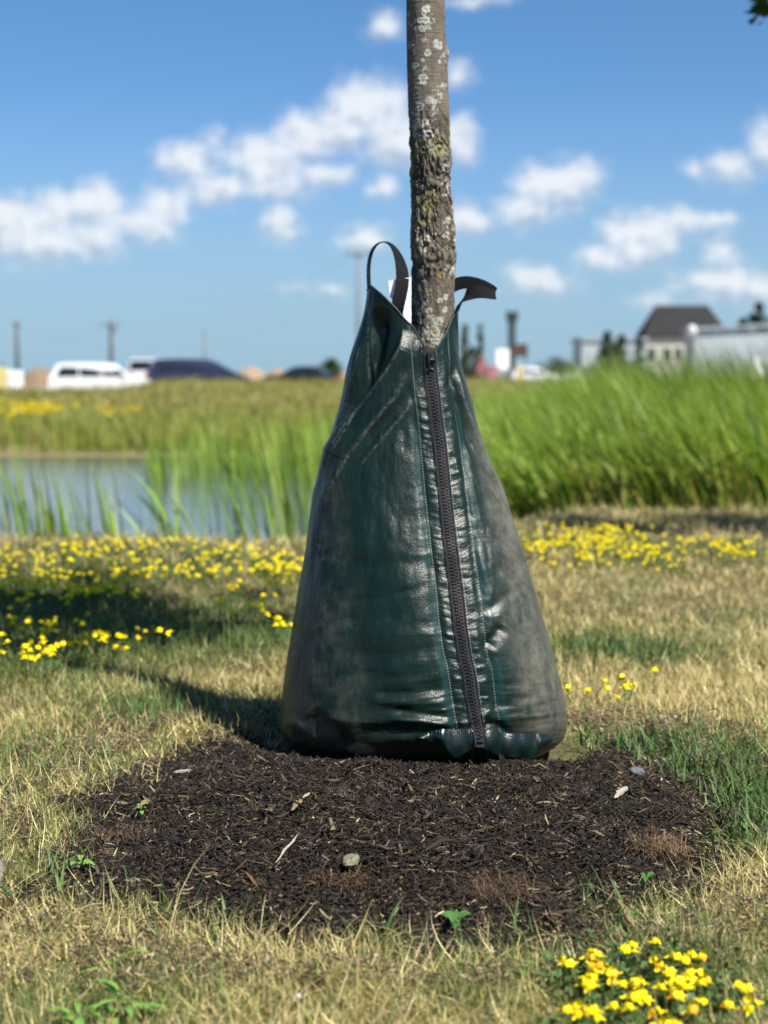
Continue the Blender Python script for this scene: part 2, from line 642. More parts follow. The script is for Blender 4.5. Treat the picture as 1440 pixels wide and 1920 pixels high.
c = T.mix(T.ss(gy, 150, 260), c, (0.10, 0.115, 0.05))
T.out(T.principled(c, 0.9, 0.15, 0, T.bump(nb, 0.7, 0.02)))
g = part('ground', np.stack([GX, GY, GZ], -1).reshape(-1, 3), grid_faces(len(xs), len(ys)), m_, smooth=True)
tag(g, kind='structure')

# pond
m_ = bpy.data.materials.new('pond_water')
m_.use_nodes = True
T = NT(m_.node_tree)
P = T.pos()
ps = T.v('MULTIPLY', P, (1.0, 1.7, 1.0))
wv = T.m('ADD', T.noise(ps, 5, 3, 0.5), T.m('MULTIPLY', T.noise(ps, 1.2, 2), 0.7))
pw = T.principled(T.mix(T.noise(P, 0.5, 2), (0.035, 0.06, 0.055), (0.055, 0.075, 0.06)), 0.06, 0.5, 0, T.bump(wv, 0.10, 0.05), IOR=1.33)
T.out(pw)
wx = np.array([-60, -8.0, -3, 0, 2.5, 6, 40.0])
pv = [[a, b, WATER_Z] for a in wx for b in (6.5, 9.0, 13.0, 17.0, 22.5)]
o = part('pond_water', pv, grid_faces(len(wx), 5), m_)
tag(o, kind='structure')

# ------------------------------------------------------------------ mulch bed
def mulch_z(x, y):
    r = mulch_r(x, y)
    h = 0.042 * (1 - sstep(r, 0.30, 1.0))
    ridge = 0.0
    dd = np.hypot((x - 0.08) / 0.27, (y - 2.74) / 0.24)
    hollow = 0.058 * (1 - sstep(dd, 0.95, 1.30))
    return h + ridge - hollow + 0.020 * (n2(x, y, 9, 3, 21) - 0.5) + 0.012 * (n2(x, y, 30, 2, 22) - 0.5) - 0.03 * sstep(r, 0.97, 1.2)


mx_ = np.arange(-0.75, 0.80, 0.012)
my_ = np.arange(1.55, 3.05, 0.012)
MX, MY = np.meshgrid(mx_, my_, indexing='ij')
MZ = mulch_z(MX, MY)
V = np.stack([MX, MY, MZ], -1).reshape(-1, 3)
F = grid_faces(len(mx_), len(my_))
keep = (mulch_r(MX, MY).reshape(-1)[F] < 1.12).all(1) | (np.hypot((V[:, 0] - .08) / .3, (V[:, 1] - 2.74) / .27)[F] < 1).all(1)
m_ = bpy.data.materials.new('mulch_soil')
m_.use_nodes = True
T = NT(m_.node_tree)
nb = T.noise(T.pos(), 120, 5, 0.7)
T.out(T.principled(T.mix(T.ss(nb, 0.3, 0.75), (0.008, 0.0065, 0.0055), (0.034, 0.025, 0.018)), 0.9, 0.15, 0, T.bump(nb, 1.0, 0.01)))
o = part('mulch_soil', V, F[keep], m_, smooth=True)
tag(o, kind='structure')


def chip_mesh(n, seed, lmin, lmax, wmin, wmax, cols, rsel, lift=0.004, tilt=0.35):
    r = np.random.default_rng(seed)
    x = r.uniform(-0.72, 0.78, n * 3)
    y = r.uniform(1.6, 3.0, n * 3)
    rr = mulch_r(x, y)
    pk = rsel(rr, r.random(n * 3)) & (np.hypot((x - 0.08) / .235, (y - 2.74) / .2) > 0.93)
    x, y, rr = x[pk][:n], y[pk][:n], rr[pk][:n]
    n = len(x)
    z = np.where(rr < 1.08, mulch_z(x, y), ground_z(x, y) + 0.01) + r.uniform(0, lift, n)
    L = r.uniform(lmin, lmax, n) * (0.6 + 0.8 * r.random(n) ** 2)
    wd = r.uniform(wmin, wmax, n)
    th = wd * r.uniform(0.25, 0.55, n)
    a = r.uniform(0, 2 * math.pi, n)
    e = r.normal(0, tilt, n)
    roll = r.normal(0, 0.6, n)
    ax = np.stack([np.cos(a) * np.cos(e), np.sin(a) * np.cos(e), np.sin(e)], -1)
    s0 = np.stack([-np.sin(a), np.cos(a), np.zeros(n)], -1)
    n0 = np.cross(ax, s0)
    sd = s0 * np.cos(roll)[:, None] + n0 * np.sin(roll)[:, None]
    nr = np.cross(ax, sd)
    bend = r.normal(0, 0.12, n)[:, None] * L[:, None]
    P = np.stack([x, y, z], -1)
    V = []
    for t, tw in ((-.5, r.uniform(.1, .8, n)), (0.05, np.ones(n)), (.5, r.uniform(.1, .8, n))):
        c = P + ax * (t * L)[:, None] - nr * bend * (t * 2) ** 2
        for (qs, qn) in ((-1, -1), (1, -1), (1, 1), (-1, 1)):
            V.append(c + sd * (qs * wd * tw * .5)[:, None] + nr * (qn * th * .5)[:, None])
    V = np.stack(V, 1)
    b = np.arange(n)[:, None, None] * 12
    f = np.array([[0, 1, 5, 4], [1, 2, 6, 5], [2, 3, 7, 6], [3, 0, 4, 7], [4, 5, 9, 8], [5, 6, 10, 9], [6, 7, 11, 10], [7, 4, 8, 11], [3, 2, 1, 0], [8, 9, 10, 11]])
    F = (b + f[None]).reshape(-1, 4)
    pr_ = np.array([c[1] for c in cols])
    k = r.choice(len(cols), n, p=pr_ / pr_.sum())
    cc = np.array([c[0] for c in cols])[k] * r.uniform(0.6, 1.35, n)[:, None]
    return V.reshape(-1, 3), F, np.repeat(cc, 12, 0)


CH = [((0.0115, 0.0088, 0.0074), 0.54), ((0.027, 0.0190, 0.0135), 0.28), ((0.070, 0.046, 0.027), 0.14), ((0.12, 0.09, 0.05), 0.04), ((0.24, 0.20, 0.12), 0.015)]
CHR = [((0.06, 0.042, 0.03), 0.4), ((0.13, 0.095, 0.06), 0.3), ((0.22, 0.165, 0.10), 0.2), ((0.3, 0.24, 0.15), 0.1)]
geos = [chip_mesh(44000, 1, 0.006, 0.019, 0.0012, 0.0036, CH, lambda r, q: (r < 1.0) & (q > (r - .75) * 2.2), 0.008),
        chip_mesh(3600, 2, 0.018, 0.042, 0.0016, 0.0055, CH, lambda r, q: (r < 1.0), 0.010, 0.25),
        chip_mesh(24000, 3, 0.006, 0.024, 0.0006, 0.0014, CH, lambda r, q: (r < 1.03), 0.010, 0.4),
        chip_mesh(17000, 4, 0.006, 0.024, 0.0008, 0.0034, CHR, lambda r, q: (r > 0.78) & (r < 1.5) & (q > np.abs(r - 1.06) * 2.4), 0.010)]
Vs, Fs, Cs, off = [], [], [], 0
for (v_, f_, c_) in geos:
    Vs.append(v_); Fs.append(f_ + off); Cs.append(c_); off += len(v_)
o = part('mulch', np.concatenate(Vs), np.concatenate(Fs), M_chip, col=np.concatenate(Cs))
tag(o, 'dark brown shredded bark mulch spread round the base of the green bag', 'mulch', kind='stuff')

# ------------------------------------------------------------------ lawn
def pz(px, py):
    return onz(px, py)[:2]


GREEN = [(1150, 1225, .34, .16, .95), (1300, 1460, .22, .22, .9), (1400, 1540, .2, .22, .9), (280, 1190, .8, .45, .55), (430, 1180, .45, .35, .6),
         (285, 1335, .16, .14, .85), (60, 1440, .22, .25, .5), (40, 1250, .4, .35, .6), (150, 1640, .14, .12, .6), (480, 1710, .12, .05, .9),
         (900, 1750, .2, .07, .6), (1120, 1690, .1, .08, .6), (1230, 1420, .16, .14, .85), (200, 1900, .14, .1, .7), (1180, 1850, .3, .16, .55),
         (60, 1100, 1.0, .8, .45), (1330, 1150, .3, .3, .25)]


def greenness(x, y):
    gsum = 0.03 + 0.20 * sstep(n2(x, y, 2.4, 3, 31), 0.52, 0.75) + 0.16 * sstep(n2(x, y, 9, 2, 33), 0.55, 0.75)
    for (px, py, rx, ry, s) in GREEN:
        c = pz(px, py)
        q = ((x - c[0]) / rx) ** 2 + ((y - c[1]) / ry) ** 2
        gsum = gsum + s * np.exp(-q)
    return np.clip(gsum, 0, 1)


DRY = np.array([(0.50, 0.40, 0.175), (0.68, 0.57, 0.30), (0.42, 0.35, 0.135), (0.31, 0.28, 0.08), (0.25, 0.175, 0.08)])
GRN = np.array([(0.085, 0.135, 0.025), (0.06, 0.115, 0.028), (0.13, 0.175, 0.04), (0.045, 0.085, 0.022)])


def turf(n, ymin, ymax, seed, lmin, lmax, w, lay, xhalf, nseg=3, dens=None, green_only=False, dark=1.0, lift=0.0):
    r = np.random.default_rng(seed)
    y = ymin + (ymax - ymin) * r.random(n)
    x = (r.random(n) * 2 - 1) * xhalf(y)
    k = np.ones(n, bool)
    rr = mulch_r(x, y)
    k &= rr > 1.0 - 0.20 * r.random(n) ** 2
    k &= r.random(n) < sstep(rr, 0.95, 1.22) * 0.62 + 0.38
    k &= y < edge_near(x) + 0.5
    k &= np.hypot((x - 0.08) / .268, (y - 2.74) / .235) > 1.0
    g_ = greenness(x, y)
    if dens is not None: k &= r.random(n) < dens(x, y, g_)
    x, y, g_ = x[k], y[k], g_[k]
    n = len(x)
    P = np.stack([x, y, ground_z(x, y) - 0.004], -1)
    isg = r.random(n) < g_ * (1.0 if not green_only else 1.4)
    L = r.uniform(lmin, lmax, n) * np.where(isg, 1.0, 0.95) * (0.7 + 0.6 * r.random(n)) * (0.45 + 1.15 * n2(x, y, 3.6, 2, 77))
    if lift: P[:, 2] += r.uniform(.002, lift, n)
    laid = r.random(n) < np.where(isg, lay * 0.35, lay)
    phi = np.where(laid, r.uniform(0.75, 1.45, n), np.abs(r.normal(0.15, 0.55, n)))
    curl = np.where(laid, r.normal(0.0, 0.9, n), r.uniform(-.3, 1.9, n))
    azm = r.uniform(0, 2 * math.pi, n)
    cd = DRY[r.choice(5, n, p=[.32, .18, .25, .15, .10])]
    cg = GRN[r.integers(0, 4, n)]
    c = np.where(isg[:, None], cg, cd) * r.uniform(0.75, 1.2, n)[:, None] * dark
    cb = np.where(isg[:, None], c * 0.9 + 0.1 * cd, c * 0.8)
    return blades(P, L, w * r.uniform(.6, 1.3, n), azm, phi, curl, cb, c, nseg, sideang=azm + math.pi / 2 + r.normal(0, .5, n))


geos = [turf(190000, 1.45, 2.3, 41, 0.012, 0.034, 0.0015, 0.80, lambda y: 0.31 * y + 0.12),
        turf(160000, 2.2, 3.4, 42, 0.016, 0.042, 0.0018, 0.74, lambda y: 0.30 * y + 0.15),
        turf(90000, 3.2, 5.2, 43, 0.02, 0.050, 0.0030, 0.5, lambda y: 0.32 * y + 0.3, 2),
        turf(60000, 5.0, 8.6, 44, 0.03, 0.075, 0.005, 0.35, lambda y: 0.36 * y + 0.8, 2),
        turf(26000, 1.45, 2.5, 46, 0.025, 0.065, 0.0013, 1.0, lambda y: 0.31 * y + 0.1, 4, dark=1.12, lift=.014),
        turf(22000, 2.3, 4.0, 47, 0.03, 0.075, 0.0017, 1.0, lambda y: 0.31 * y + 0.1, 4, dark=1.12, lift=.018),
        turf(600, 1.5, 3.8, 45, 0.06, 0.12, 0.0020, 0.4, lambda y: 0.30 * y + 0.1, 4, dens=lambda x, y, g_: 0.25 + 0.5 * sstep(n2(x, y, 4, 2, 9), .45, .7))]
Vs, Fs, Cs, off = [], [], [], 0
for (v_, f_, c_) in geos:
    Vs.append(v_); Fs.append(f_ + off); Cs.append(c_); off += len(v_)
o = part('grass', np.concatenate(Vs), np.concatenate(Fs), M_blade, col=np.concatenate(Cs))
tag(o, 'short sun-dried straw coloured lawn with green patches around the mulch', 'grass', kind='stuff')

# broad-bladed green grass creeping in at the right rim of the mulch
r = np.random.default_rng(50)
Pl = []
for (px, py, sx, sy, cnt) in [(1290, 1450, .10, .12, 420), (1380, 1530, .08, .12, 420), (1210, 1400, .06, .05, 170), (1140, 1215, .10, .09, 420), (1210, 1235, .07, .06, 180), (480, 1715, .05, .015, 40),
                              (1100, 1700, .05, .03, 26), (900, 1755, .08, .015, 24), (285, 1345, .07, .06, 160), (1425, 1420, .06, .1, 200), (160, 1660, .04, .04, 60), (60, 1430, .08, .12, 160), (620, 1745, .12, .015, 14)]:
    c = pz(px, py)
    q = np.stack([r.normal(c[0], sx, cnt), r.normal(c[1], sy, cnt)], -1)
    Pl.append(q)
Pl = np.concatenate(Pl)
Pl = Pl[mulch_r(Pl[:, 0], Pl[:, 1]) > 0.86]
n = len(Pl)
azm = r.uniform(0, 2 * math.pi, n)
cg = np.array([(0.035, 0.085, 0.028), (0.055, 0.115, 0.035), (0.08, 0.15, 0.04)])[r.integers(0, 3, n)] * r.uniform(.8, 1.3, n)[:, None]
v_, f_, c_ = blades(np.stack([Pl[:, 0], Pl[:, 1], ground_z(Pl[:, 0], Pl[:, 1]) + .0], -1), r.uniform(.02, .06, n), r.uniform(.0026, .0055, n), azm,
                    np.abs(r.normal(.6, .4, n)), r.uniform(0, 1.0, n), cg * .8, cg, 4, prof=2.2)
o = part('creeping_grass', v_, f_, M_blade, col=c_, smooth=True)
tag(o, 'broad bladed dark green grass creeping in around the rim of the mulch', 'grass', kind='stuff')

# ------------------------------------------------------------------ young tree
M_twig = mat('twig_bark', (0.06, 0.05, 0.038), 0.85, 0.2, noise=0.3, nscale=30, bump=0.5, bscale=120)


def trunk_geo():
    tz_py = [-500, 0, 100, 200, 250, 300, 345, 400, 450, 480, 520, 560, 600, 660, 900, 1400]
    tl = [753, 760.5, 763, 765, 766.5, 767, 768.5, 769.5, 769, 770, 770.5, 771, 772, 773, 770, 764]
    tr = [823, 834.5, 838.5, 841, 843.5, 847, 846.5, 849, 853, 855, 854.5, 853.5, 853, 853, 857, 866]
    zs, cx, rr = [], [], []
    for py, a, b in zip(tz_py, tl, tr):
        A, B = at(a, py, TRUNK_XY[1]), at(b, py, TRUNK_XY[1])
        zs.append(A[2]); cx.append((A[0] + B[0]) / 2); rr.append((B[0] - A[0]) / 2)
    zs, cx, rr = np.array(zs)[::-1], np.array(cx)[::-1], np.array(rr)[::-1]
    z = np.concatenate([np.linspace(-0.05, 0.62, 60), np.linspace(0.62, 1.42, 1150)[1:], np.linspace(1.42, 1.80, 60)[1:]])
    nu, nv = 420, len(z)
    th = np.linspace(0, 2 * math.pi, nu, endpoint=False)
    c = np.interp(z, zs, cx)
    r0 = np.interp(z, zs, rr)
    ks = np.ones(9) / 9
    TH, Zg = np.meshgrid(th, z, indexing='ij')
    R = np.broadcast_to(r0, TH.shape).copy()
    ux, uy = np.cos(TH), np.sin(TH)
    pyg = np.interp(Zg, zs, np.array(tz_py, float)[::-1])
    Q = np.stack([ux * R, uy * R, Zg], -1)
    rough = sstep(pyg, 195, 260) * (1 - 0.65 * sstep(pyg, 505, 545))
    # fissured bark
    q1 = fbm(Q * np.array([95, 95, 38]) + 0.9 * fbm(Q * 40, 2, 61)[..., None], 4, 62)
    ridg = 1 - np.abs(2 * q1 - 1)
    q2 = fbm(Q * np.array([260, 260, 130]), 3, 64)
    q3 = fbm(Q * np.array([28, 28, 14]), 2, 66)
    rings = fbm(Q * np.array([30, 30, 320]), 2, 68)
    d = rough * (-(sstep(ridg, 0.62, 0.95)) * 0.0036 + (q2 - .5) * 0.0036) + (q3 - .5) * 0.005 + (q2 - .5) * 0.0012 + (rings - .5) * 0.0010 * (1 - rough)
    # knots and branch scars: (px, py, radius px, height m)
    col_kn = np.zeros_like(R)
    for (px, py, rad, hgt, crease) in [(812, 480, 42, 0.0032, 1), (832, 305, 36, 0.0048, 1), (842, 100, 22, 0.004, .5), (800, 262, 30, 0.002, .8), (846, 440, 24, 0.004, .5), (778, 500, 20, -0.003, 0.2)]:
        zc = np.interp(py, np.array(tz_py, float), zs[::-1])
        xc = at(px, py, TRUNK_XY[1])[0]
        cc, rc = np.interp(zc, zs, cx), np.interp(zc, zs, rr)
        s_ = np.clip((xc - cc) / rc, -1, 1)
        tc = -math.acos(s_)
        dth = (TH - tc + math.pi) % (2 * math.pi) - math.pi
        dx_, dz_ = dth * rc, Zg - zc
        rm = rad / FPX * TRUNK_XY[1]
        q = np.hypot(dx_, dz_ * 1.15) / rm
        bl = np.exp(-(q * 1.25) ** 2)
        d += hgt * bl
        wav = np.sin(q * 17 + 5 * fbm(Q * 60, 2, 70) + dx_ * 40)
        d += crease * 0.0012 * wav * np.exp(-(q * 1.1) ** 2)
        col_kn = np.maximum(col_kn, bl * crease)
    X = c[None] + (R + d) * ux
    Y = TRUNK_XY[1] + (R + d) * uy
    V = np.stack([X, Y, Zg], -1)
    # bark colour, lichen and moss
    basec = np.array([0.128, 0.106, 0.084])
    f = fbm(Q * np.array([120, 120, 60]), 3, 72)
    colr = basec * (0.62 + 0.75 * f[..., None])
    colr = colr * (1 - 0.25 * rough[..., None]) + rough[..., None] * np.array([0.010, 0.008, 0.004])
    fis = sstep(ridg, 0.72, 0.97) * rough
    colr *= (1 - 0.55 * fis[..., None])
    colr += (col_kn * 0.04)[..., None] * np.array([1, .88, .72])
    la = fbm(Q * 34, 2, 74)
    lb = fbm(Q * 240, 3, 76)
    ring = fbm(Q * 120, 2, 80)
    amount = 0.50 - 0.06 * sstep(pyg, 560, 600)
    lich = sstep(la, amount + .03, amount + .13) * sstep(lb, 0.46, 0.58) * sstep(ring, .38, .5)
    colr = colr * (1 - lich[..., None]) + lich[..., None] * np.array([0.33, 0.32, 0.275])
    ly = fbm(Q * np.array([26, 26, 18]) + 9, 2, 82)
    mo = 0.75 * sstep(ly, .55, .68) * sstep(fbm(Q * 190, 3, 84), .44, .58) * (0.25 + 0.75 * sstep(pyg, 240, 280)) * (1 - 0.4 * sstep(pyg, 540, 580)) * sstep(pyg, 120, 260)
    colr = colr * (1 - mo[..., None]) + mo[..., None] * np.array([0.215, 0.20, 0.085])
    # single pale lichen rosettes and the orange one
    for (px, py, rad, cc_) in [(798, 27, 8, (.55, .54, .49)), (793, 34, 6, (.55, .54, .49)), (797, 47, 8, (.55, .54, .49)), (787, 47, 5, (.5, .49, .44)), (790, 63, 7, (.5, .49, .44)), (801, 60, 5, (.45, .44, .4)),
                               (820, 92, 10, (.42, .42, .39)), (800, 108, 7, (.5, .49, .44)), (791, 156, 10, (.55, .54, .48)), (823, 123, 4, (.5, .5, .45)), (791, 122, 4, (.5, .5, .45)), (765, 30, 6, (.3, .3, .27)), (768, 90, 9, (.28, .27, .25)),
                               (774, 245, 8, (.3, .29, .26)), (826, 519, 5, (.42, .22, .03)), (836, 559, 6, (.5, .5, .43)), (823, 566, 5, (.5, .5, .43)), (803, 586, 7, (.46, .46, .4)), (833, 582, 7, (.48, .48, .4)), (815, 603, 7, (.5, .5, .42)), (813, 622, 12, (.40, .40, .27)), (818, 640, 9, (.42, .41, .3)),
                               (803, 195, 9, (.36, .36, .33)), (786, 205, 9, (.36, .36, .33)), (778, 130, 7, (.36, .36, .33)), (812, 198, 6, (.4, .4, .35))]:
        zc = np.interp(py, np.array(tz_py, float), zs[::-1])
        xc = at(px, py, TRUNK_XY[1])[0]
        cc, rc = np.interp(zc, zs, cx), np.interp(zc, zs, rr)
        tc = -math.acos(np.clip((xc - cc) / rc, -.999, .999))
        dth = (TH - tc + math.pi) % (2 * math.pi) - math.pi
        q = np.hypot(dth * rc, Zg - zc) / (rad / FPX * TRUNK_XY[1])
        q = q + 1.1 * (lb - .5) + 0.5 * (ring - .5)
        a = sstep(q, 1.05, 0.85) * (0.55 + 0.45 * sstep(q, .25, .6)) if False else (1 - sstep(q, .70, 1.05)) * (0.34 + 0.38 * sstep(q, .15, .6))
        V[..., 0] += ux * a * 0.0007
        V[..., 1] += uy * a * 0.0007
        colr = colr * (1 - a[..., None]) + a[..., None] * np.array(cc_)
    return V.reshape(-1, 3), grid_faces(nu, nv, True), np.clip(colr, 0.004, 1).reshape(-1, 3), (lambda zz: (np.interp(zz, zs, cx), np.interp(zz, zs, rr)))


tree = thing('young_tree', 'young tree with lichen spotted grey bark rising out of the green watering bag', 'tree', (TRUNK_XY[0], TRUNK_XY[1], 0.0))
TV, TF, TC, trunk_at = trunk_geo()
part('trunk', TV, TF, M_bark, tree, smooth=True, col=TC)
r = np.random.default_rng(90)
top = TV.reshape(420, -1, 3)[:, -1].mean(0)
clumps = []
mb = MB()
lead = [np.array([top[0], top[1], 1.75])]
for k in range(6):
    lead.append(lead[-1] + np.array([r.normal(0, .04), r.normal(0, .04), .30]))
mb.tube(lead, np.linspace(.030, .006, 7), 8)
clumps.append([*lead[-1], .34])
for k in range(13):
    t = r.uniform(.25, .9)
    i = int(t * 6)
    p0 = lead[i] * (1 - (t * 6 - i)) + lead[i + 1] * (t * 6 - i)
    a = k * 2.4 + r.uniform(-.4, .4)
    ln = r.uniform(.6, 1.0) * (1 - .5 * t)
    pts = [p0]
    for j in range(4):
        pts.append(pts[-1] + np.array([math.cos(a) * ln / 4, math.sin(a) * ln / 4, ln / 4 * (.55 + .15 * j)]))
    mb.tube(pts, np.linspace(.016, .004, 5), 6)
    for j in (2, 3, 4):
        q = pts[j] + r.normal(0, .1, 3)
        clumps.append([*q, r.uniform(.15, .28)])
for k in range(15):
    a = math.radians([62, 80, 95, 112, 130, 150, 172, 100, 75, 2, 18, 30, 44, 8, 55][k]) + r.uniform(-.1, .1)
    ln = [.8, 1.1, .6, .95, .75, .9, .7, .35, .5, .55, .95, .6, 1.05, .85, .45][k]
    p0 = np.array([lead[0][0], lead[0][1], 1.74 + .05 * (k % 9)])
    pts = [p0 + np.array([math.cos(a) * ln * t, math.sin(a) * ln * t, .42 * t ** .8]) for t in np.linspace(0, 1, 6)]
    mb.tube(pts, np.linspace(.012, .003, 6), 6)
    for j in (3, 5):
        clumps.append([*(pts[j] + np.array([0, 0, .08])), r.uniform(.12, .22)])
mb.build('branch', M_twig, tree, smooth=True)
v_, f_, c_ = leaves(6400, clumps, 0.072, 91, (0.035, 0.075, 0.016), (0.075, 0.13, 0.03))
part('crown', v_, f_, M_leaf, tree, col=c_)

# ------------------------------------------------------------------ watering bag
SIL = [  # photo y, left x, right x of the outline
    (530, 690, 853), (560, 687, 853), (592, 682, 852), (622, 672, 853), (664, 657, 858), (700, 648, 868), (728, 643, 877), (760, 635, 884), (803, 623, 894), (860, 603, 914), (921, 586, 942), (985, 577, 964),
    (1050, 569, 984), (1110, 557, 1003), (1167, 550, 1021), (1225, 540, 1037), (1254, 536, 1045), (1300, 529, 1056), (1329, 526, 1060), (1365, 524, 1062), (1385, 528, 1059)]
BY = 2.735
sz, sl, sr = [], [], []
for (py, a, b) in SIL:
    A, B = at(a, py, BY), at(b, py, BY)
    sz.append(A[2]); sl.append(A[0]); sr.append(B[0])
sz, sl, sr = np.array(sz)[::-1], np.array(sl)[::-1], np.array(sr)[::-1]


def smooth_tab(z, tab):
    """interpolated with a little smoothing so that no facets show"""
    return sum(np.interp(z + o_, sz, tab) * w_ for o_, w_ in ((-.02, .15), (-.01, .2), (0, .3), (.01, .2), (.02, .15)))


def zpy(py, d=2.66):
    return at(720, py, d)[2]


RIM_C = [-1.0, -.94, -.84, -.54, -.25, .08, .30, .42, .52, .60, .76, .90, 1.0]
RIM_Y = [540, 531, 537, 556, 579, 612, 646, 660, 658, 648, 626, 600, 577]
RIM_Z = np.array([zpy(q) for q in RIM_Y])


def rim_z(th):
    c = np.cos(th)
    front = np.interp(c, RIM_C, RIM_Z)
    zl, zr = RIM_Z[0], RIM_Z[-1]
    k = (c + 1) / 2
    back = zl * (1 - k) + zr * k - 0.035 * np.sin(np.clip(k, 0, 1) * math.pi)
    return np.where(np.sin(th) >= 0, front, back)


Z_FLOOR = -0.002


def bag_base(th, z):
    """undisplaced shell; th: 0 right, pi/2 front, pi left"""
    l, r_ = smooth_tab(z, sl), smooth_tab(z, sr)
    cx, a = (l + r_) / 2, (r_ - l) / 2
    b = np.interp(z, [0, .1, .25, .45, .6, .70, .80], [.225, .240, .208, .138, .095, .075, .060])
    tuck = np.clip(1 - (np.clip(0.085 - z, 0, 1) / 0.085) ** 2.2 * 0.34, 0.2, 1)
    tuckx = np.clip(1 - (np.clip(0.05 - z, 0, 1) / 0.05) ** 2.5 * 0.16, 0.2, 1)
    c, s = np.cos(th), np.sin(th)
    e = 0.90
    cs = np.sign(c) * np.abs(c) ** e
    ss_ = np.sign(s) * np.abs(s) ** e
    x = cx + a * tuckx * cs
    y = BY - b * tuck * ss_
    nx, ny = c / a, -s / b
    ln = np.hypot(nx, ny)
    # stay outside the trunk
    tcx, trr = trunk_at(z)
    dx_, dy_ = x - tcx, y - TRUNK_XY[1]
    dd = np.hypot(dx_, dy_) + 1e-9
    k = np.maximum(dd, trr + 0.006) / dd
    return tcx + dx_ * k, TRUNK_XY[1] + dy_ * k, nx / ln, ny / ln


RIDGES = [  # polyline in photo pixels, width left, width right, amplitude (m)
    ([(757, 618), (750, 650), (728, 690), (690, 742), (650, 790), (615, 842), (598, 890)], 6, 36, 0.019),
    ([(716, 575), (712, 620), (702, 665), (684, 715), (662, 760), (640, 800)], 24, 18, -0.024),
    ([(700, 560), (690, 620), (690, 680), (694, 720)], 5, 5, 0.0035),
    ([(676, 640), (664, 690), (652, 740), (640, 780)], 7, 7, 0.004),
    ([(672, 760), (650, 800), (625, 840), (604, 880)], 5, 5, 0.003),
    ([(770, 690), (740, 745), (700, 790), (655, 850), (620, 910), (600, 960)], 10, 16, 0.006),
    ([(785, 740), (745, 790), (710, 830), (670, 880)], 9, 12, 0.0035),
    ([(860, 690), (868, 740), (885, 790), (905, 830), (925, 870), (942, 915), (955, 960)], 7, 16, 0.008),
    ([(850, 690), (857, 740), (866, 785), (880, 825), (896, 860)], 9, 7, -0.007),
    ([(868, 650), (880, 730), (895, 790), (915, 850)], 8, 8, -0.004),
    ([(856, 664), (852, 700), (842, 730)], 8, 8, -0.005),
    ([(700, 1302), (760, 1300), (842, 1287)], 9, 13, -0.0042),
    ([(690, 1310), (770, 1317), (850, 1316)], 9, 9, 0.004),
    ([(735, 1331), (790, 1337), (848, 1341)], 8, 9, -0.0045),
    ([(730, 1345), (790, 1350), (850, 1358)], 7, 7, 0.005),
    ([(660, 1374), (740, 1368), (830, 1374), (870, 1382)], 11, 13, -0.0048),
    ([(642, 1056), (700, 1060), (800, 1048)], 12, 16, -0.0034),
    ([(640, 1164), (690, 1163), (760, 1152)], 12, 14, -0.0026),
    ([(630, 1130), (720, 1120), (800, 1098)], 8, 8, -0.0025),
    ([(640, 1225), (740, 1228), (830, 1210)], 14, 14, -0.0020),
    ([(650, 1262), (740, 1270), (835, 1256)], 11, 12, -0.0022),
    ([(910, 1212), (925, 1192), (940, 1172)], 14, 10, -0.006),
    ([(905, 1150), (940, 1120), (975, 1100)], 10, 12, -0.0035),
    ([(920, 1075), (950, 1060), (985, 1055)], 10, 12, -0.003),
    ([(925, 1325), (965, 1318), (1010, 1300)], 9, 9, -0.0035),
    ([(905, 1352), (935, 1362), (960, 1380)], 9, 9, -0.005),
    ([(590, 1010), (605, 1040), (618, 1042)], 8, 8, -0.003),
    ([(585, 1330), (610, 1360), (660, 1395)], 16, 12, -0.005),
    ([(543, 1345), (575, 1372), (600, 1400)], 10, 10, 0.005),
]


def poly_d(px, py, pl):
    best = np.full(px.shape, 1e9)
    side = np.ones(px.shape)
    tt = np.zeros(px.shape)
    pl = np.asarray(pl, float)
    nseg = len(pl) - 1
    for i in range(nseg):
        a, b = pl[i], pl[i + 1]
        d = b - a
        L2 = d @ d
        t = np.clip(((px - a[0]) * d[0] + (py - a[1]) * d[1]) / L2, 0, 1)
        ex, ey = px - a[0] - t * d[0], py - a[1] - t * d[1]
        q = np.hypot(ex, ey)
        m = q < best
        best = np.where(m, q, best)
        side = np.where(m, np.sign(d[0] * ey - d[1] * ex), side)
        tt = np.where(m, (i + t) / nseg, tt)
    return best, side, tt


ZIP = [(804, 648), (806, 690), (812, 740), (818, 790), (824, 830), (829, 880), (835, 940), (842, 1000), (848, 1050), (853, 1090), (858, 1130), (862, 1170), (866, 1200), (869, 1225), (876, 1248), (881, 1275), (884, 1300), (888, 1330), (893, 1352), (897, 1375), (899, 1400)]


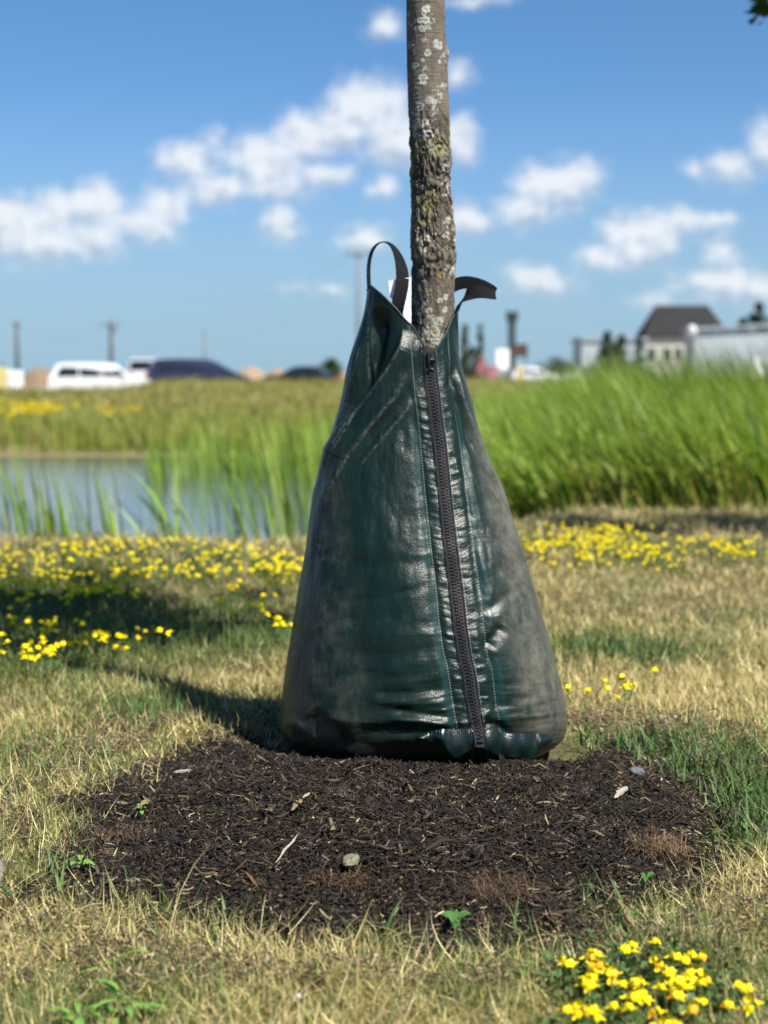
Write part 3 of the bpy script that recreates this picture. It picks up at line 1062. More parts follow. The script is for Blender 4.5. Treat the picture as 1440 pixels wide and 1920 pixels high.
def bag_disp(th, z, px, py):
    front = sstep(np.sin(th), -0.15, 0.1)
    d = np.zeros_like(px)
    for pl, wl, wr, amp in RIDGES:
        q, sd, t = poly_d(px, py, pl)
        w = np.where(sd > 0, wl, wr)
        fade = np.clip(np.minimum(t, 1 - t) * 5 + 0.1, 0, 1)
        d += amp * np.exp(-(q / w) ** 2) * fade
    d *= front
    zx = np.interp(py, [p[1] for p in ZIP], [p[0] for p in ZIP])
    u = px - zx
    # water-filled bulges either side of the stitched placket
    d += front * 0.007 * (np.exp(-((u + 105) / 75) ** 2) + np.exp(-((u - 90) / 50) ** 2)) * sstep(py, 820, 1100)
    d -= front * 0.0035 * (np.exp(-((u + 40) / 9) ** 2) + np.exp(-((u - 42) / 9) ** 2)) * sstep(py, 700, 800)
    # puckers across the placket
    pk = np.exp(-((np.abs(u) - 22) / 11) ** 4)
    wob = fbm(np.stack([px * 0.02, py * 0.10 + px * .012 * np.sign(u), np.full_like(px, 3.3)], -1), 2, 101)
    d += front * pk * (wob - .5) * 0.0034 * sstep(py, 690, 760)
    # fine pull lines running sideways from the seam, stronger low down
    q = np.stack([px * 0.011 + .2, (py + 0.10 * u) * 0.055, np.full_like(px, .7)], -1)
    wr_ = fbm(q, 3, 103) - .5
    d += front * wr_ * (0.0022 + 0.006 * sstep(py, 1230, 1330)) * np.exp(-np.clip(-u - 60, 0, 400) / 190) * sstep(py, 860, 1020)
    P3 = np.stack([np.cos(th) * 2.2, np.sin(th) * 2.2, z * 7], -1)
    d += (fbm(P3, 3, 105) - .5) * 0.012
    P4 = np.stack([np.cos(th) * 11, np.sin(th) * 11, z * 26], -1)
    d += (fbm(P4, 3, 107) - .5) * 0.0034
    return d


def bag_surf(th, z, disp=True):
    x, y, nx, ny = bag_base(th, z)
    if disp:
        px, py = proj(np.stack([x, y, z + 0 * x], -1))
        d = bag_disp(th, z, px, py)
        sharp = np.clip((1.2 - np.abs(x - x)) , 0, 1)
        k = sstep(rim_z(th) - z, -0.01, 0.05) * 0.75 + 0.25
        # the outline itself stays where it is
        x = x + nx * d * k * (1 - 0.6 * np.abs(np.cos(th)) ** 6)
        y = y + ny * d * k
    return np.stack([x, y, z + 0 * x], -1)


bag = thing('watering_bag', 'dark green zipped tree watering bag wrapped around the tree trunk', 'watering bag', (0.08, BY, 0.02))
NU, NV = 900, 620
th = np.linspace(0, 2 * math.pi, NU, endpoint=False)
th = th + 0.0
sv = np.linspace(0, 1, NV)
TH, SV = np.meshgrid(th, sv, indexing='ij')
RZ = rim_z(TH)
ZZ = Z_FLOOR + SV * (RZ - Z_FLOOR)
BV = bag_surf(TH, ZZ)
# arc distance from the zip for the seam strips
BPX, BPY = proj(BV)
ZX = np.interp(BPY, [p[1] for p in ZIP], [p[0] for p in ZIP])
frontm = (np.sin(TH) > 0)
cost = np.where(frontm, np.abs(BPX - ZX), 1e9)
iz = np.argmin(cost, axis=0)
seg = np.linalg.norm(np.diff(np.concatenate([BV, BV[:1]], 0), axis=0), axis=-1)
bxy = np.stack(bag_base(TH, ZZ)[:2], -1)
seg = np.linalg.norm(np.diff(np.concatenate([bxy, bxy[:1]], 0), axis=0), axis=-1)
arc = np.concatenate([np.zeros((1, NV)), np.cumsum(seg, 0)], 0)
tot = arc[-1]
# sub-grid zip position, smoothed along the height
azip = np.zeros(NV)
for j in range(NV):
    lo, hi = max(iz[j] - 3, 0), iz[j] + 4
    xs_ = (BPX - ZX)[lo:hi, j]
    azip[j] = np.interp(0, xs_[::-1], arc[lo:hi, j][::-1])
azip = np.convolve(np.pad(azip, 6, mode='edge'), np.ones(13) / 13, 'valid')
Ug = azip[None] - arc[:-1]            # positive to the right of the zip
Ug = (Ug + tot[None] / 2) % tot[None] - tot[None] / 2

M_bag = bpy.data.materials.new('green_coated_fabric')
M_bag.use_nodes = True
T = NT(M_bag.node_tree)
uvn = T.n('ShaderNodeUVMap', uv_map='along').outputs[0]
U, Vv, _ = T.sep(uvn)
P = T.pos()
x_, y_, z_ = T.sep(P)
big = T.noise(P, 7, 4, 0.6)
med = T.noise(P, 26, 5, 0.65)
fine = T.noise(P, 420, 3, 0.6)
streak = T.noise(T.v('MULTIPLY', P, (60, 60, 9)), 1.0, 4, 0.6)


def band(lo, hi, soft=0.0012):
    return T.m('MULTIPLY', T.ss(U, lo - soft, lo + soft), T.ss(U, hi - soft, hi + soft, 1, 0))


stripL = T.m('MULTIPLY', band(-0.050, -0.037), T.ss(T.m('ABSOLUTE', T.m('SUBTRACT', Vv, 0.352)), 0.010, 0.013))
stripR = T.m('MULTIPLY', band(0.046, 0.061), T.ss(T.m('ABSOLUTE', T.m('SUBTRACT', Vv, 0.235)), 0.030, 0.034))
strip = T.m('MAXIMUM', stripL, stripR)
strip = T.m('MULTIPLY', strip, T.m('MULTIPLY', T.ss(Vv, 0.055, 0.075), T.ss(Vv, 0.63, 0.60)))
basec = T.mix(big, (0.0015, 0.0082, 0.0054), (0.0030, 0.0145, 0.0096))
# worn dusty film: heavy on the right-hand side, patchy at the left edge
dR = T.m('MULTIPLY', T.ss(U, 0.055, 0.13), T.ss(T.m('ADD', T.m('ADD', med, T.m('MULTIPLY', T.noise(P, 90, 5, 0.75), 0.5)), T.m('MULTIPLY', big, 0.8)), 0.75, 1.5, 0.05, 0.90))
edgeR = T.m('MULTIPLY', T.ss(U, 0.13, 0.26), T.ss(T.m('ADD', streak, T.m('MULTIPLY', med, 0.6)), 0.5, 1.0, 0.25, 0.8))
dR = T.m('MAXIMUM', dR, edgeR)
dL = T.m('MULTIPLY', T.ss(U, -0.15, -0.25), T.ss(T.m('ADD', med, T.m('MULTIPLY', streak, 0.5)), 0.58, 1.05, 0.0, 0.42))
dust = T.m('MAXIMUM', dR, dL)
lowdirt = T.m('MULTIPLY', T.ss(Vv, 0.16, 0.0), T.ss(med, 0.35, 0.75, 0.1, 0.6))
spat = T.m('MULTIPLY', T.ss(T.noise(P, 150, 4, 0.7), 0.60, 0.72), T.ss(big, 0.5, 0.8, 0.0, 0.35))
dust = T.m('MAXIMUM', dust, spat)
scf = T.attr('tint')[0]
scr, _, _ = T.sep(scf)
scuff = T.m('MULTIPLY', scr, T.ss(T.noise(P, 130, 4, 0.7), 0.38, 0.62))
col = T.mix(dust, basec, (0.120, 0.112, 0.086))
col = T.mix(T.m('MULTIPLY', scuff, 0.30), col, (0.20, 0.20, 0.185))
col = T.mix(lowdirt, col, (0.040, 0.031, 0.022))
col = T.mix(T.m('MULTIPLY', strip, T.m('SUBTRACT', 1.0, T.m('MULTIPLY', dust, 0.5))), col, (0.004, 0.023, 0.020))
sp = onz(682, 1405, 0.045)
sandd = T.v('LENGTH', T.v('MULTIPLY', T.v('SUBTRACT', P, (0.040 * -1.0, 2.53, 0.050)), (28, 8, 55)), out=1)
sand = T.m('MULTIPLY', T.ss(T.m('ADD', sandd, T.m('MULTIPLY', T.noise(P, 60, 3), 0.8)), 1.25, 0.85), T.ss(fine, 0.35, 0.6, 0.3, 1.0))
col = T.mix(sand, col, (0.24, 0.165, 0.10))
# stitching
dash = T.ss(T.m('ABSOLUTE', T.m('SUBTRACT', T.m('FRACT', T.m('MULTIPLY', Vv, 210)), 0.5)), 0.24, 0.30, 1, 0)
st = T.m('ADD', T.m('ADD', band(-0.0150, -0.0138, .0003), band(0.0138, 0.0150, .0003)), T.m('ADD', band(-0.0362, -0.0352, .0003), band(0.0440, 0.0450, .0003)), clamp=True)
st = T.m('MULTIPLY', st, dash)
col = T.mix(T.m('MULTIPLY', st, 0.8), col, (0.30, 0.30, 0.27))
# grain: pebbled coated weave
vor = T.n('ShaderNodeTexVoronoi')
T.put(vor.inputs['Vector'], T.v('MULTIPLY', P, (1, 1, 1.25)))
vor.inputs['Scale'].default_value = 430
weave = T.m('SINE', T.m('MULTIPLY', T.m('ADD', Vv, T.m('MULTIPLY', U, 0.18)), 2100))
hgt = T.m('ADD', T.m('MULTIPLY', vor.outputs[0], 0.9), T.m('ADD', T.m('MULTIPLY', weave, 0.18), T.m('MULTIPLY', fine, 0.8)))
plk = T.m('MULTIPLY', band(-0.036, 0.045), T.ss(T.m('ABSOLUTE', U), 0.010, 0.014))
rip = T.noise(T.comb(T.m('MULTIPLY', U, 30), T.m('MULTIPLY', T.m('ADD', Vv, T.m('MULTIPLY', T.m('ABSOLUTE', U), -0.35)), 260), 0.0), 1.0, 3, 0.6)
hgt = T.m('ADD', hgt, T.m('MULTIPLY', plk, T.m('MULTIPLY', rip, 4.0)))
zone = T.ss(T.m('ABSOLUTE', T.m('ADD', U, 0.02)), 0.17, 0.03, 0.11, 0.21)
bst = T.m('MULTIPLY', zone, T.m('MULTIPLY_ADD', strip, -0.6, 1.0))
nrm = T.bump(hgt, bst, 0.0016)
nrm = T.bump(T.noise(P, 60, 3, 0.6), 0.12, 0.006, nrm)
rough = T.m('ADD', T.m('MULTIPLY_ADD', dust, 0.26, 0.36), T.m('MULTIPLY', T.m('SUBTRACT', big, 0.5), 0.12))
rough = T.m('ADD', rough, T.m('MULTIPLY', sand, 0.4))
T.out(T.principled(col, rough, 0.34, 0, nrm))
SC = np.zeros_like(BPX)
for k_, w_ in ((0, 2.2), (2, 2.0), (3, 2.0), (4, 2.0), (5, 3.0), (6, 2.0), (7, 3.0), (26, 3.0)):
    q_, _, t_ = poly_d(BPX, BPY, RIDGES[k_][0])
    SC = np.maximum(SC, np.exp(-(q_ / w_) ** 2) * np.clip(np.minimum(t_, 1 - t_) * 6, 0, 1) * frontm)
part('bag_shell', BV.reshape(-1, 3), grid_faces(NU, NV, True), M_bag, bag, smooth=True, col=np.repeat(SC.reshape(-1, 1), 3, 1), uv=np.stack([Ug, ZZ], -1).reshape(-1, 2))

# where a photo pixel lands on the front of the shell
fi = np.where(np.sin(th) > 0.02)[0]
SPX, SPY, SP3, STH, SZ_ = BPX[fi], BPY[fi], BV[fi], TH[fi], ZZ[fi]


def onbag(px, py):
    k = np.argmin((SPX - px) ** 2 + (SPY - py) ** 2)
    i, j = np.unravel_index(k, SPX.shape)
    return SP3[i, j], STH[i, j], SZ_[i, j]


# sewn-in trunk guard rim (bound edge of the shell)
M_black = mat('black_plastic', (0.012, 0.012, 0.013), 0.35, 0.5, noise=0.2, nscale=80)
M_tape = mat('zip_tape', (0.040, 0.036, 0.038), 0.75, 0.3, noise=0.35, nscale=260, bump=0.8, bscale=900)
M_teeth = mat('zip_teeth', (0.016, 0.014, 0.015), 0.32, 0.5)
M_web = bpy.data.materials.new('black_webbing')
M_web.use_nodes = True
T = NT(M_web.node_tree)
uvn = T.n('ShaderNodeUVMap', uv_map='along').outputs[0]
U, Vv, _ = T.sep(uvn)
wa = T.m('SINE', T.m('MULTIPLY', Vv, 2600))
wb = T.m('SINE', T.m('MULTIPLY', U, 3000))
hh = T.m('MULTIPLY', wa, wb)
T.out(T.principled(T.mix(T.noise(T.pos(), 200, 4), (0.0035, 0.0035, 0.005), (0.012, 0.0115, 0.014)), 0.8, 0.15, 0, T.bump(hh, 0.6, 0.0008)))


def dense(pl, n):
    pl = np.asarray(pl, float)
    s = np.concatenate([[0], np.cumsum(np.linalg.norm(np.diff(pl, axis=0), axis=1))])
    t = np.linspace(0, s[-1], n)
    q = np.stack([np.interp(t, s, pl[:, k]) for k in range(pl.shape[1])], -1)
    w = max(3, n // 40) | 1
    pad = np.pad(q, ((w // 2, w // 2), (0, 0)), mode='reflect', reflect_type='odd')
    return np.stack([np.convolve(pad[:, k], np.ones(w) / w, 'valid') for k in range(pl.shape[1])], -1)


zc2 = dense(ZIP, 320)
zp = np.array([onbag(p[0], min(p[1], 1364))[0] for p in zc2])
for i_, p in enumerate(zc2):
    if p[1] > 1364:
        zp[i_] = at(p[0], p[1], zp[i_][1] - 0.010 * sstep(p[1], 1364, 1380))
zn = []
for p, q3 in zip(zc2, zp):
    a = onbag(p[0] - 13, min(p[1], 1364))[0]
    b = onbag(p[0] + 13, min(p[1], 1364))[0]
    zn.append(b - a)
zn = np.array(zn)


def smooth1(a, w):
    pad = np.pad(a, ((w // 2, w // 2), (0, 0)), mode='reflect', reflect_type='odd')
    return np.stack([np.convolve(pad[:, k], np.ones(w) / w, 'valid') for k in range(a.shape[1])], -1)


zp = smooth1(zp, 11)
zt = smooth1(zn, 25)
zt /= np.linalg.norm(zt, axis=1)[:, None]
zd = np.gradient(zp, axis=0)
zd /= np.linalg.norm(zd, axis=1)[:, None]
zo = np.cross(zd, zt)
zo *= np.sign((zo * np.array([0, -1, 0])).sum(1))[:, None]
zo /= np.linalg.norm(zo, axis=1)[:, None]


def ribbon(C, S, O, w, off, name, m_, root, crown=0.0, n=7, edge=0.003):
    us = np.linspace(-1, 1, n)
    V = C[:, None] + S[:, None] * (us[None, :, None] * w / 2) + O[:, None] * (off + crown * (1 - us[None, :, None] ** 2) - edge * (np.abs(us[None, :, None]) > .99))
    L = np.concatenate([[0], np.cumsum(np.linalg.norm(np.diff(C, axis=0), axis=1))])
    uv = np.stack(np.broadcast_arrays(us[None] * w / 2, L[:, None]), -1).reshape(-1, 2)
    return part(name, V.reshape(-1, 3), grid_faces(len(C), n), m_, root, smooth=True, uv=uv)


tape = ribbon(zp, zt, zo, 0.0225, 0.0036, 'zipper', M_tape, bag, 0.0008, edge=.004)
# raised piping along both tape edges
mb = MB()
for s_ in (-1, 1):
    mb.tube(zp + zt * (s_ * 0.0112) + zo * 0.0042, 0.0011, 6)
mb.build('piping', M_black, tape, smooth=True)
# interlocked teeth
mb = MB()
Ltot = np.linalg.norm(np.diff(zp, axis=0), axis=1).sum()
sL = np.concatenate([[0], np.cumsum(np.linalg.norm(np.diff(zp, axis=0), axis=1))])
TS = np.arange(0.030, Ltot - 0.012, 0.0030)
for k, s_ in enumerate(TS):
    c = np.array([np.interp(s_, sL, zp[:, q]) for q in range(3)])
    t_ = np.array([np.interp(s_, sL, zt[:, q]) for q in range(3)])
    o_ = np.array([np.interp(s_, sL, zo[:, q]) for q in range(3)])
    d_ = np.cross(o_, t_)
    sg = 1 if k % 2 else -1
    pr = [(-.0016, .0010), (.0026, .0009), (.0042, .0015), (.0060, .0010)]
    V = []
    for (a, hw) in pr:
        for (qd, qo) in ((-1, 0.0046), (1, 0.0046), (.8, .0069), (-.8, .0069)):
            V.append(c + t_ * (sg * a) + d_ * (qd * hw) + o_ * qo)
    Q = [[i * 4 + j, i * 4 + (j + 1) % 4, i * 4 + 4 + (j + 1) % 4, i * 4 + 4 + j] for i in range(3) for j in range(4)] + [[3, 2, 1, 0], [12, 13, 14, 15]]
    mb.add(V, Q)
mb.build('zipper_teeth', M_teeth, tape)


def frame_at(s_):
    return [np.array([np.interp(s_, sL, A[:, q]) for q in range(3)]) for A in (zp, zt, zo)]


def local_box(mb, o3, t_, d_, o_, c, s, bev):
    m2 = MB().box(c, s, bev)
    V = m2.V[0]
    mb.add(o3 + t_ * V[:, :1] + o_ * V[:, 1:2] + d_ * V[:, 2:3], m2.Q[0])


c, t_, o_ = frame_at(0.024)
d_ = np.cross(t_, o_)
if d_[2] < 0: d_ = -d_
mb = MB()
local_box(mb, c, t_, d_, o_, (0, 0.0072, 0.0045), (0.0135, 0.006, 0.020), 0.002)
local_box(mb, c, t_, d_, o_, (0, 0.0115, 0.006), (0.0045, 0.003, 0.013), 0.001)
mb.build('zipper_slider', M_black, tape, smooth=False)
mb = MB()
loop = []
for a in np.linspace(0, 2 * math.pi, 29)[:-1]:
    u_, v_ = math.sin(a), math.cos(a)
    loop.append(c + t_ * (0.0058 * np.sign(u_) * abs(u_) ** .6) + d_ * (-0.0085 + 0.0085 * np.sign(v_) * abs(v_) ** .6) + o_ * (0.0128 - 0.0015 * (1 - v_)))
loop.append(loop[0]); loop.append(loop[1])
mb.tube(loop, 0.0016, 7, cap=False)
local_box(mb, c, t_, d_, o_, (0, 0.0125, -0.0005), (0.0100, 0.0024, 0.0035), 0.0008)
mb.build('pull_tab', M_black, tape, smooth=True)
c, t_, o_ = frame_at(Ltot - 0.010)
mb = MB()
local_box(mb, c, t_, np.cross(t_, o_), o_, (0, 0.0062, 0), (0.012, 0.003, 0.004), 0.001)
mb.build('zip_stop', M_black, tape)

# ragged hem hanging below the zip
HEM = [(785, 1386), (790, 1388), (812, 1392), (832, 1398), (845, 1412), (855, 1423), (868, 1414), (884, 1404), (900, 1402), (912, 1406), (928, 1413), (945, 1420), (970, 1419), (1003, 1420), (1010, 1412), (1004, 1402), (1018, 1396), (1035, 1392)]
hm = dense([(max(p[0], 1006) if i > 13 else p[0], p[1] if p[0] != 1004 else 1408) for i, p in enumerate(HEM)], 160)
topy = np.interp(hm[:, 0], [785, 830, 900, 950, 1035], [1376, 1366, 1366, 1374, 1376])
rows = 12
HV, HUV = [], []
for (px, py), ty in zip(hm, topy):
    p3, th_, z0 = onbag(px, ty)
    n_ = np.array([math.cos(th_) * .8, -math.sin(th_), 0])
    n_ /= np.linalg.norm(n_)
    f0 = p3 + n_ * 0.0025
    dist = math.hypot(*(f0[:2]))
    fold = (0.003 * math.sin(px * .11) + .003 * math.sin(px * .047 + 1)) * min(1, abs(px - 897) / 40)
    d_low = f0[1] - 0.006 + fold
    low = at(px, py, d_low)
    for k in range(rows):
        t = k / (rows - 1)
        q = f0 * (1 - t) + low * t
        q[1] += (0.007 * math.sin(t * 3.1) * (1 + .5 * math.sin(px * .2))) * -1 * .6
        HV.append(q)
        HUV.append((0.3, q[2] + .3))
M_hem = bpy.data.materials.new('hem_fabric')
M_hem.use_nodes = True
T = NT(M_hem.node_tree)
P = T.pos()
T.out(T.principled(T.mix(T.ss(T.noise(P, 40, 4), .45, .8), (0.0018, 0.0095, 0.0080), (0.016, 0.014, 0.010)), 0.30, 0.5, 0, T.bump(T.noise(P, 240, 3), .35, .002)))
part('hem', np.array(HV), grid_faces(len(hm), rows), M_hem, bag, smooth=True)

# bound top edge of the shell
rim = BV[:, -1]
mb = MB()
mb.tube(np.vstack([rim, rim[:1]]), 0.0016, 6, cap=False)
mb.build('bound_edge', mat('edge_binding', (0.012, 0.03, 0.03), 0.5, 0.4, noise=.3, nscale=200), bag, smooth=True)

# carrying straps of webbing
def strap(ctrl, n, w, name):
    """ctrl rows: px, py, depth, width direction (x, y, z)"""
    ctrl = np.asarray(ctrl, float)
    C = np.array([at(a, b, c) for a, b, c in ctrl[:, :3]])
    def sm(A):
        t = np.linspace(0, 1, len(A))
        tt = np.linspace(0, 1, n)
        q = np.stack([np.interp(tt, t, A[:, k]) for k in range(A.shape[1])], -1)
        for _ in range(3): q = smooth1(q, 9)
        return q
    Cd, Sd = sm(C), sm(ctrl[:, 3:6])
    wv_ = sm(ctrl[:, 6:7])[:, :, None] if ctrl.shape[1] > 6 else 1.0
    tg = np.gradient(Cd, axis=0)
    tg /= np.linalg.norm(tg, axis=1)[:, None]
    Sd = Sd - tg * (Sd * tg).sum(1)[:, None]
    Sd /= np.linalg.norm(Sd, axis=1)[:, None]
    O = np.cross(tg, Sd)
    us = np.linspace(-1, 1, 7)
    V1 = Cd[:, None] + Sd[:, None] * (us[None, :, None] * w / 2) * wv_ + O[:, None] * 0.0009
    V2 = Cd[:, None] + Sd[:, None] * (us[None, ::-1, None] * w / 2) * wv_ - O[:, None] * 0.0009
    V = np.concatenate([V1, V2], 1)
    L = np.concatenate([[0], np.cumsum(np.linalg.norm(np.diff(Cd, axis=0), axis=1))])
    uv = np.stack(np.broadcast_arrays(np.concatenate([us, us[::-1]])[None] * w / 2, L[:, None]), -1).reshape(-1, 2)
    nv = 14
    F = grid_faces(n, nv)
    Fc = np.stack([np.arange(n - 1) * nv + nv - 1, (np.arange(n - 1) + 1) * nv + nv - 1, (np.arange(n - 1) + 1) * nv, np.arange(n - 1) * nv], -1)
    return part(name, V.reshape(-1, 3), np.concatenate([F, Fc]), M_web, bag, smooth=False, uv=uv)


strap([(694, 560, 2.735, .25, .97, 0), (691, 530, 2.735, .25, .97, 0), (690, 500, 2.735, .2, .98, 0), (694, 474, 2.735, .2, .98, 0), (704, 457, 2.735, .15, .98, .1), (720, 450, 2.735, .1, .99, .1), (736, 457, 2.735, .25, .95, .15), (748, 478, 2.72, .5, .85, .1),
       (755, 505, 2.705, .85, .5, .1), (756, 530, 2.688, .97, .25, .1), (750, 555, 2.682, .97, .2, .1), (744, 580, 2.680, .97, .15, .1), (743, 592, 2.69, .97, .1, .1)], 90, 0.024, 'carrying_strap')
strap([(845, 538, 2.80, .1, 0, 1, 1), (862, 529, 2.80, .1, .1, 1, 1), (880, 529, 2.79, .08, .15, 1, 1), (898, 533, 2.78, .18, .25, .95, .95), (914, 539, 2.765, .30, .45, .8, .85), (926, 546, 2.745, .25, .65, .65, .75), (931, 552, 2.725, .05, .6, .75, .75), (924, 553, 2.708, -.25, .35, .88, .85), (908, 547, 2.70, -.3, .2, .93, .95), (893, 546, 2.697, -.1, .1, .98, 1), (877, 551, 2.70, .30, .15, .92, 1), (865, 563, 2.712, .55, .45, .65, .95), (857, 578, 2.732, .40, .9, .25, .85), (853, 600, 2.745, .3, .95, .1, .8)], 110, 0.024, 'carrying_strap')

# printed fabric tag tucked behind the left strap
M_tag = bpy.data.materials.new('white_tag')
M_tag.use_nodes = True
T = NT(M_tag.node_tree)
uvn = T.n('ShaderNodeUVMap', uv_map='along').outputs[0]
U, Vv, _ = T.sep(uvn)
rows_ = T.ss(T.m('ABSOLUTE', T.m('SUBTRACT', T.m('FRACT', T.m('MULTIPLY', Vv, 9)), 0.5)), 0.14, 0.2, 1, 0)
brk = T.ss(T.noise(T.comb(T.m('MULTIPLY', U, 26), T.m('FLOOR', T.m('MULTIPLY', Vv, 9)), 0), 1.0, 1), .52, .56)
T.out(T.principled(T.mix(T.m('MULTIPLY', rows_, brk), (0.86, 0.86, 0.84), (0.12, 0.12, 0.13)), 0.6, 0.3))
TGV, TGU = [], []
for i in range(9):
    for j in range(15):
        s_, t = i / 8, j / 14
        px = 728 + 3 * t * (1 - s_) + s_ * 43
        py = 526 - 6 * s_ + (30 + 62 * s_) * t
        TGV.append(at(px, py, 2.700 - .006 * math.sin(s_ * 3 + t)))
        TGU.append((s_, t))
part('care_tag', np.array(TGV), grid_faces(9, 15), M_tag, bag, smooth=True, uv=np.array(TGU))

# ------------------------------------------------------------------ yellow wildflowers
def floret(r, cx, cy, cz, yaw, s):
    """one pea flower: upright banner, two wings, keel; returns (V, F)"""
    def patch(c, u, v, n_, w, h, cup, rnd=True):
        a = np.linspace(-1, 1, 4)
        A, B = np.meshgrid(a, a, indexing='ij')
        k = np.sqrt(np.clip(1 - .48 * B ** 2, 0, 1)) if rnd else 1
        return c + (A * k * w / 2)[..., None] * u + ((B + 1) * h / 2)[..., None] * v + (cup * (A ** 2 + .5 * B ** 2))[..., None] * n_
    f = np.array([math.cos(yaw), math.sin(yaw), 0.15])
    sd = np.array([-math.sin(yaw), math.cos(yaw), 0])
    up = np.array([-.25 * math.cos(yaw), -.25 * math.sin(yaw), .95])
    c = np.array([cx, cy, cz])
    ps = [patch(c + f * s * .25, sd, up, f, s * 1.0, s * .85, -s * .16),
          patch(c + f * s * .2 + sd * s * .14, f * .9 + up * .25, sd * .45 - f * .0 + up * .35, sd, s * .75, s * .5, -s * .1),
          patch(c + f * s * .2 - sd * s * .14, f * .9 + up * .25, -sd * .45 + up * .35, -sd, s * .75, s * .5, -s * .1),
          patch(c + f * s * .35, sd * .5, f * .9 - up * .1, up, s * .5, s * .55, s * .1)]
    V = np.concatenate([p.reshape(-1, 3) for p in ps])
    F = np.concatenate([grid_faces(4, 4, False, 16 * i) for i in range(4)])
    return V, F


def umbel(seed, near):
    r = np.random.default_rng(seed)
    k = int(r.integers(3, 6))
    H = 0.055
    root = thing('wildflower' if not near else 'trefoil_flower', 'tmp', 'flower', (0, 0, 0)) if near else None
    fl = []
    for i in range(k):
        a = i * 2 * math.pi / k + r.uniform(-.4, .4)
        rad = r.uniform(.003, .008)
        fl.append(floret(r, math.cos(a) * rad, math.sin(a) * rad, H + r.uniform(-.004, .004), a, r.uniform(.010, .0135)))
    mb = MB()
    top = np.array([0, 0, H])
    bend = np.array([r.normal(0, .012), r.normal(0, .012), 0])
    mb.tube([[bend[0], bend[1], -0.005], bend * .6 + top * .4, bend * .2 + top * .75, top + [0, 0, .003]], [.0011, .001, .0009, .0016], 5)
    lv = []
    for i in range(9):
        t = r.uniform(.1, .85)
        p = bend * (1 - t) + top * t
        a = r.uniform(0, 6.28)
        L = r.uniform(.008, .015)
        d = np.array([math.cos(a), math.sin(a), r.uniform(-.1, .5)])
        s_ = np.array([-math.sin(a), math.cos(a), 0]) * L * .28
        lv.append(np.array([p, p + d * L * .5 + s_, p + d * L, p + d * L * .5 - s_]))
    lv = np.array(lv).reshape(-1, 3)
    if near:
        V, F = mb.geo()
        st = link('stem', make_mesh('stem', V, F, M_stem, smooth=True), root)
        link('leaf', make_mesh('leaf', lv, np.arange(len(lv)).reshape(-1, 4), M_weed), st)
        for i, (v, f) in enumerate(fl):
            link('petals', make_mesh('petals', v, f, M_petal if r.random() > .16 else M_petal_o, smooth=True), root)
        return root
    V, F = mb.geo()
    mb2 = MB()
    mb2.add(V, F[0], F[1])
    mb2.add(lv, np.arange(len(lv)).reshape(-1, 4))
    ng = sum(len(q) for q in mb2.Q) , sum(len(q) for q in mb2.T)
    nq0 = sum(len(q) for q in mb2.Q)
    for v, f in fl: mb2.add(v, f)
    V, F = mb2.geo()
    nq = sum(len(q) for q in mb2.Q)
    idx = np.concatenate([np.zeros(nq0), np.ones(nq - nq0), np.zeros(sum(len(q) for q in mb2.T))]).astype(int)
    return make_mesh('wildflower', V, F, [M_stem, M_petal], smooth=True, matidx=idx)


NEARF = [(1095, 1812), (1121, 1799), (1130, 1816), (1101, 1836), (1118, 1826), (1150, 1835), (1156, 1848), (1174, 1787), (1198, 1783), (1207, 1848), (1190, 1866), (1250, 1799), (1272, 1806), (1291, 1795), (1262, 1846), (1300, 1826),
         (1317, 1842), (1347, 1838), (1241, 1846), (1098, 1897), (1112, 1903), (1166, 1897), (1197, 1889), (1242, 1912), (1222, 1918), (1272, 1872), (1302, 1882), (1312, 1898), (1352, 1886), (1426, 1886), (1409, 1868), (1072, 1900), (1255, 1822), (1285, 1852)]
r = np.random.default_rng(209)
NEARF = NEARF + [(a + r.normal(0, 9), b + r.normal(0, 7)) for a, b in NEARF[:26]]
protos = [umbel(s, True) for s in (201, 202, 203, 204, 205)]
r = np.random.default_rng(210)
for i, (px, py) in enumerate(NEARF):
    k = i % 5
    o = protos[k] if i < 5 else copy_tree(protos[k])
    s_ = r.uniform(.62, .95)
    hz = r.uniform(.035, .055)
    p = onz(px, py, hz)
    o.location = (p[0], p[1], hz - 0.055 * s_)
    o.scale = (s_, s_, s_)
    o.rotation_euler = (r.normal(0, .15), r.normal(0, .15), r.uniform(0, 6.28))
    tag(o, 'yellow pea-like wildflower in the clump nearest the camera, in front of the mulch', 'flower', 'yellow wildflowers in front of the mulch')

PATCH = [  # px, py, spread x, spread y, count, group id
    (70, 1032, 70, 14, 26, 0), (210, 1024, 80, 12, 26, 0), (350, 1022, 70, 10, 22, 0), (300, 1068, 90, 14, 34, 0), (190, 1056, 70, 12, 24, 0), (400, 1036, 30, 10, 14, 0), (90, 1075, 80, 14, 26, 0),
    (175, 1104, 36, 8, 34, 0), (55, 1100, 55, 16, 40, 0), (290, 1120, 26, 6, 8, 0), (385, 1068, 40, 12, 10, 0),
    (60, 1168, 45, 22, 22, 1), (78, 1222, 26, 7, 11, 1), (190, 1192, 24, 12, 9, 1), (300, 1188, 26, 5, 4, 1), (470, 1132, 30, 14, 9, 1), (440, 1104, 6, 5, 4, 1), (512, 1166, 14, 6, 3, 1),
    (520, 1062, 34, 13, 46, 2),
    (1130, 1000, 48, 10, 60, 3), (1090, 1020, 60, 16, 56, 3), (1170, 1040, 70, 12, 40, 3), (1240, 1022, 40, 8, 14, 3), (1010, 1026, 22, 10, 12, 3),
    (1330, 1018, 50, 8, 14, 4), (1385, 1034, 44, 9, 30, 4), (1255, 1060, 30, 8, 8, 4)]
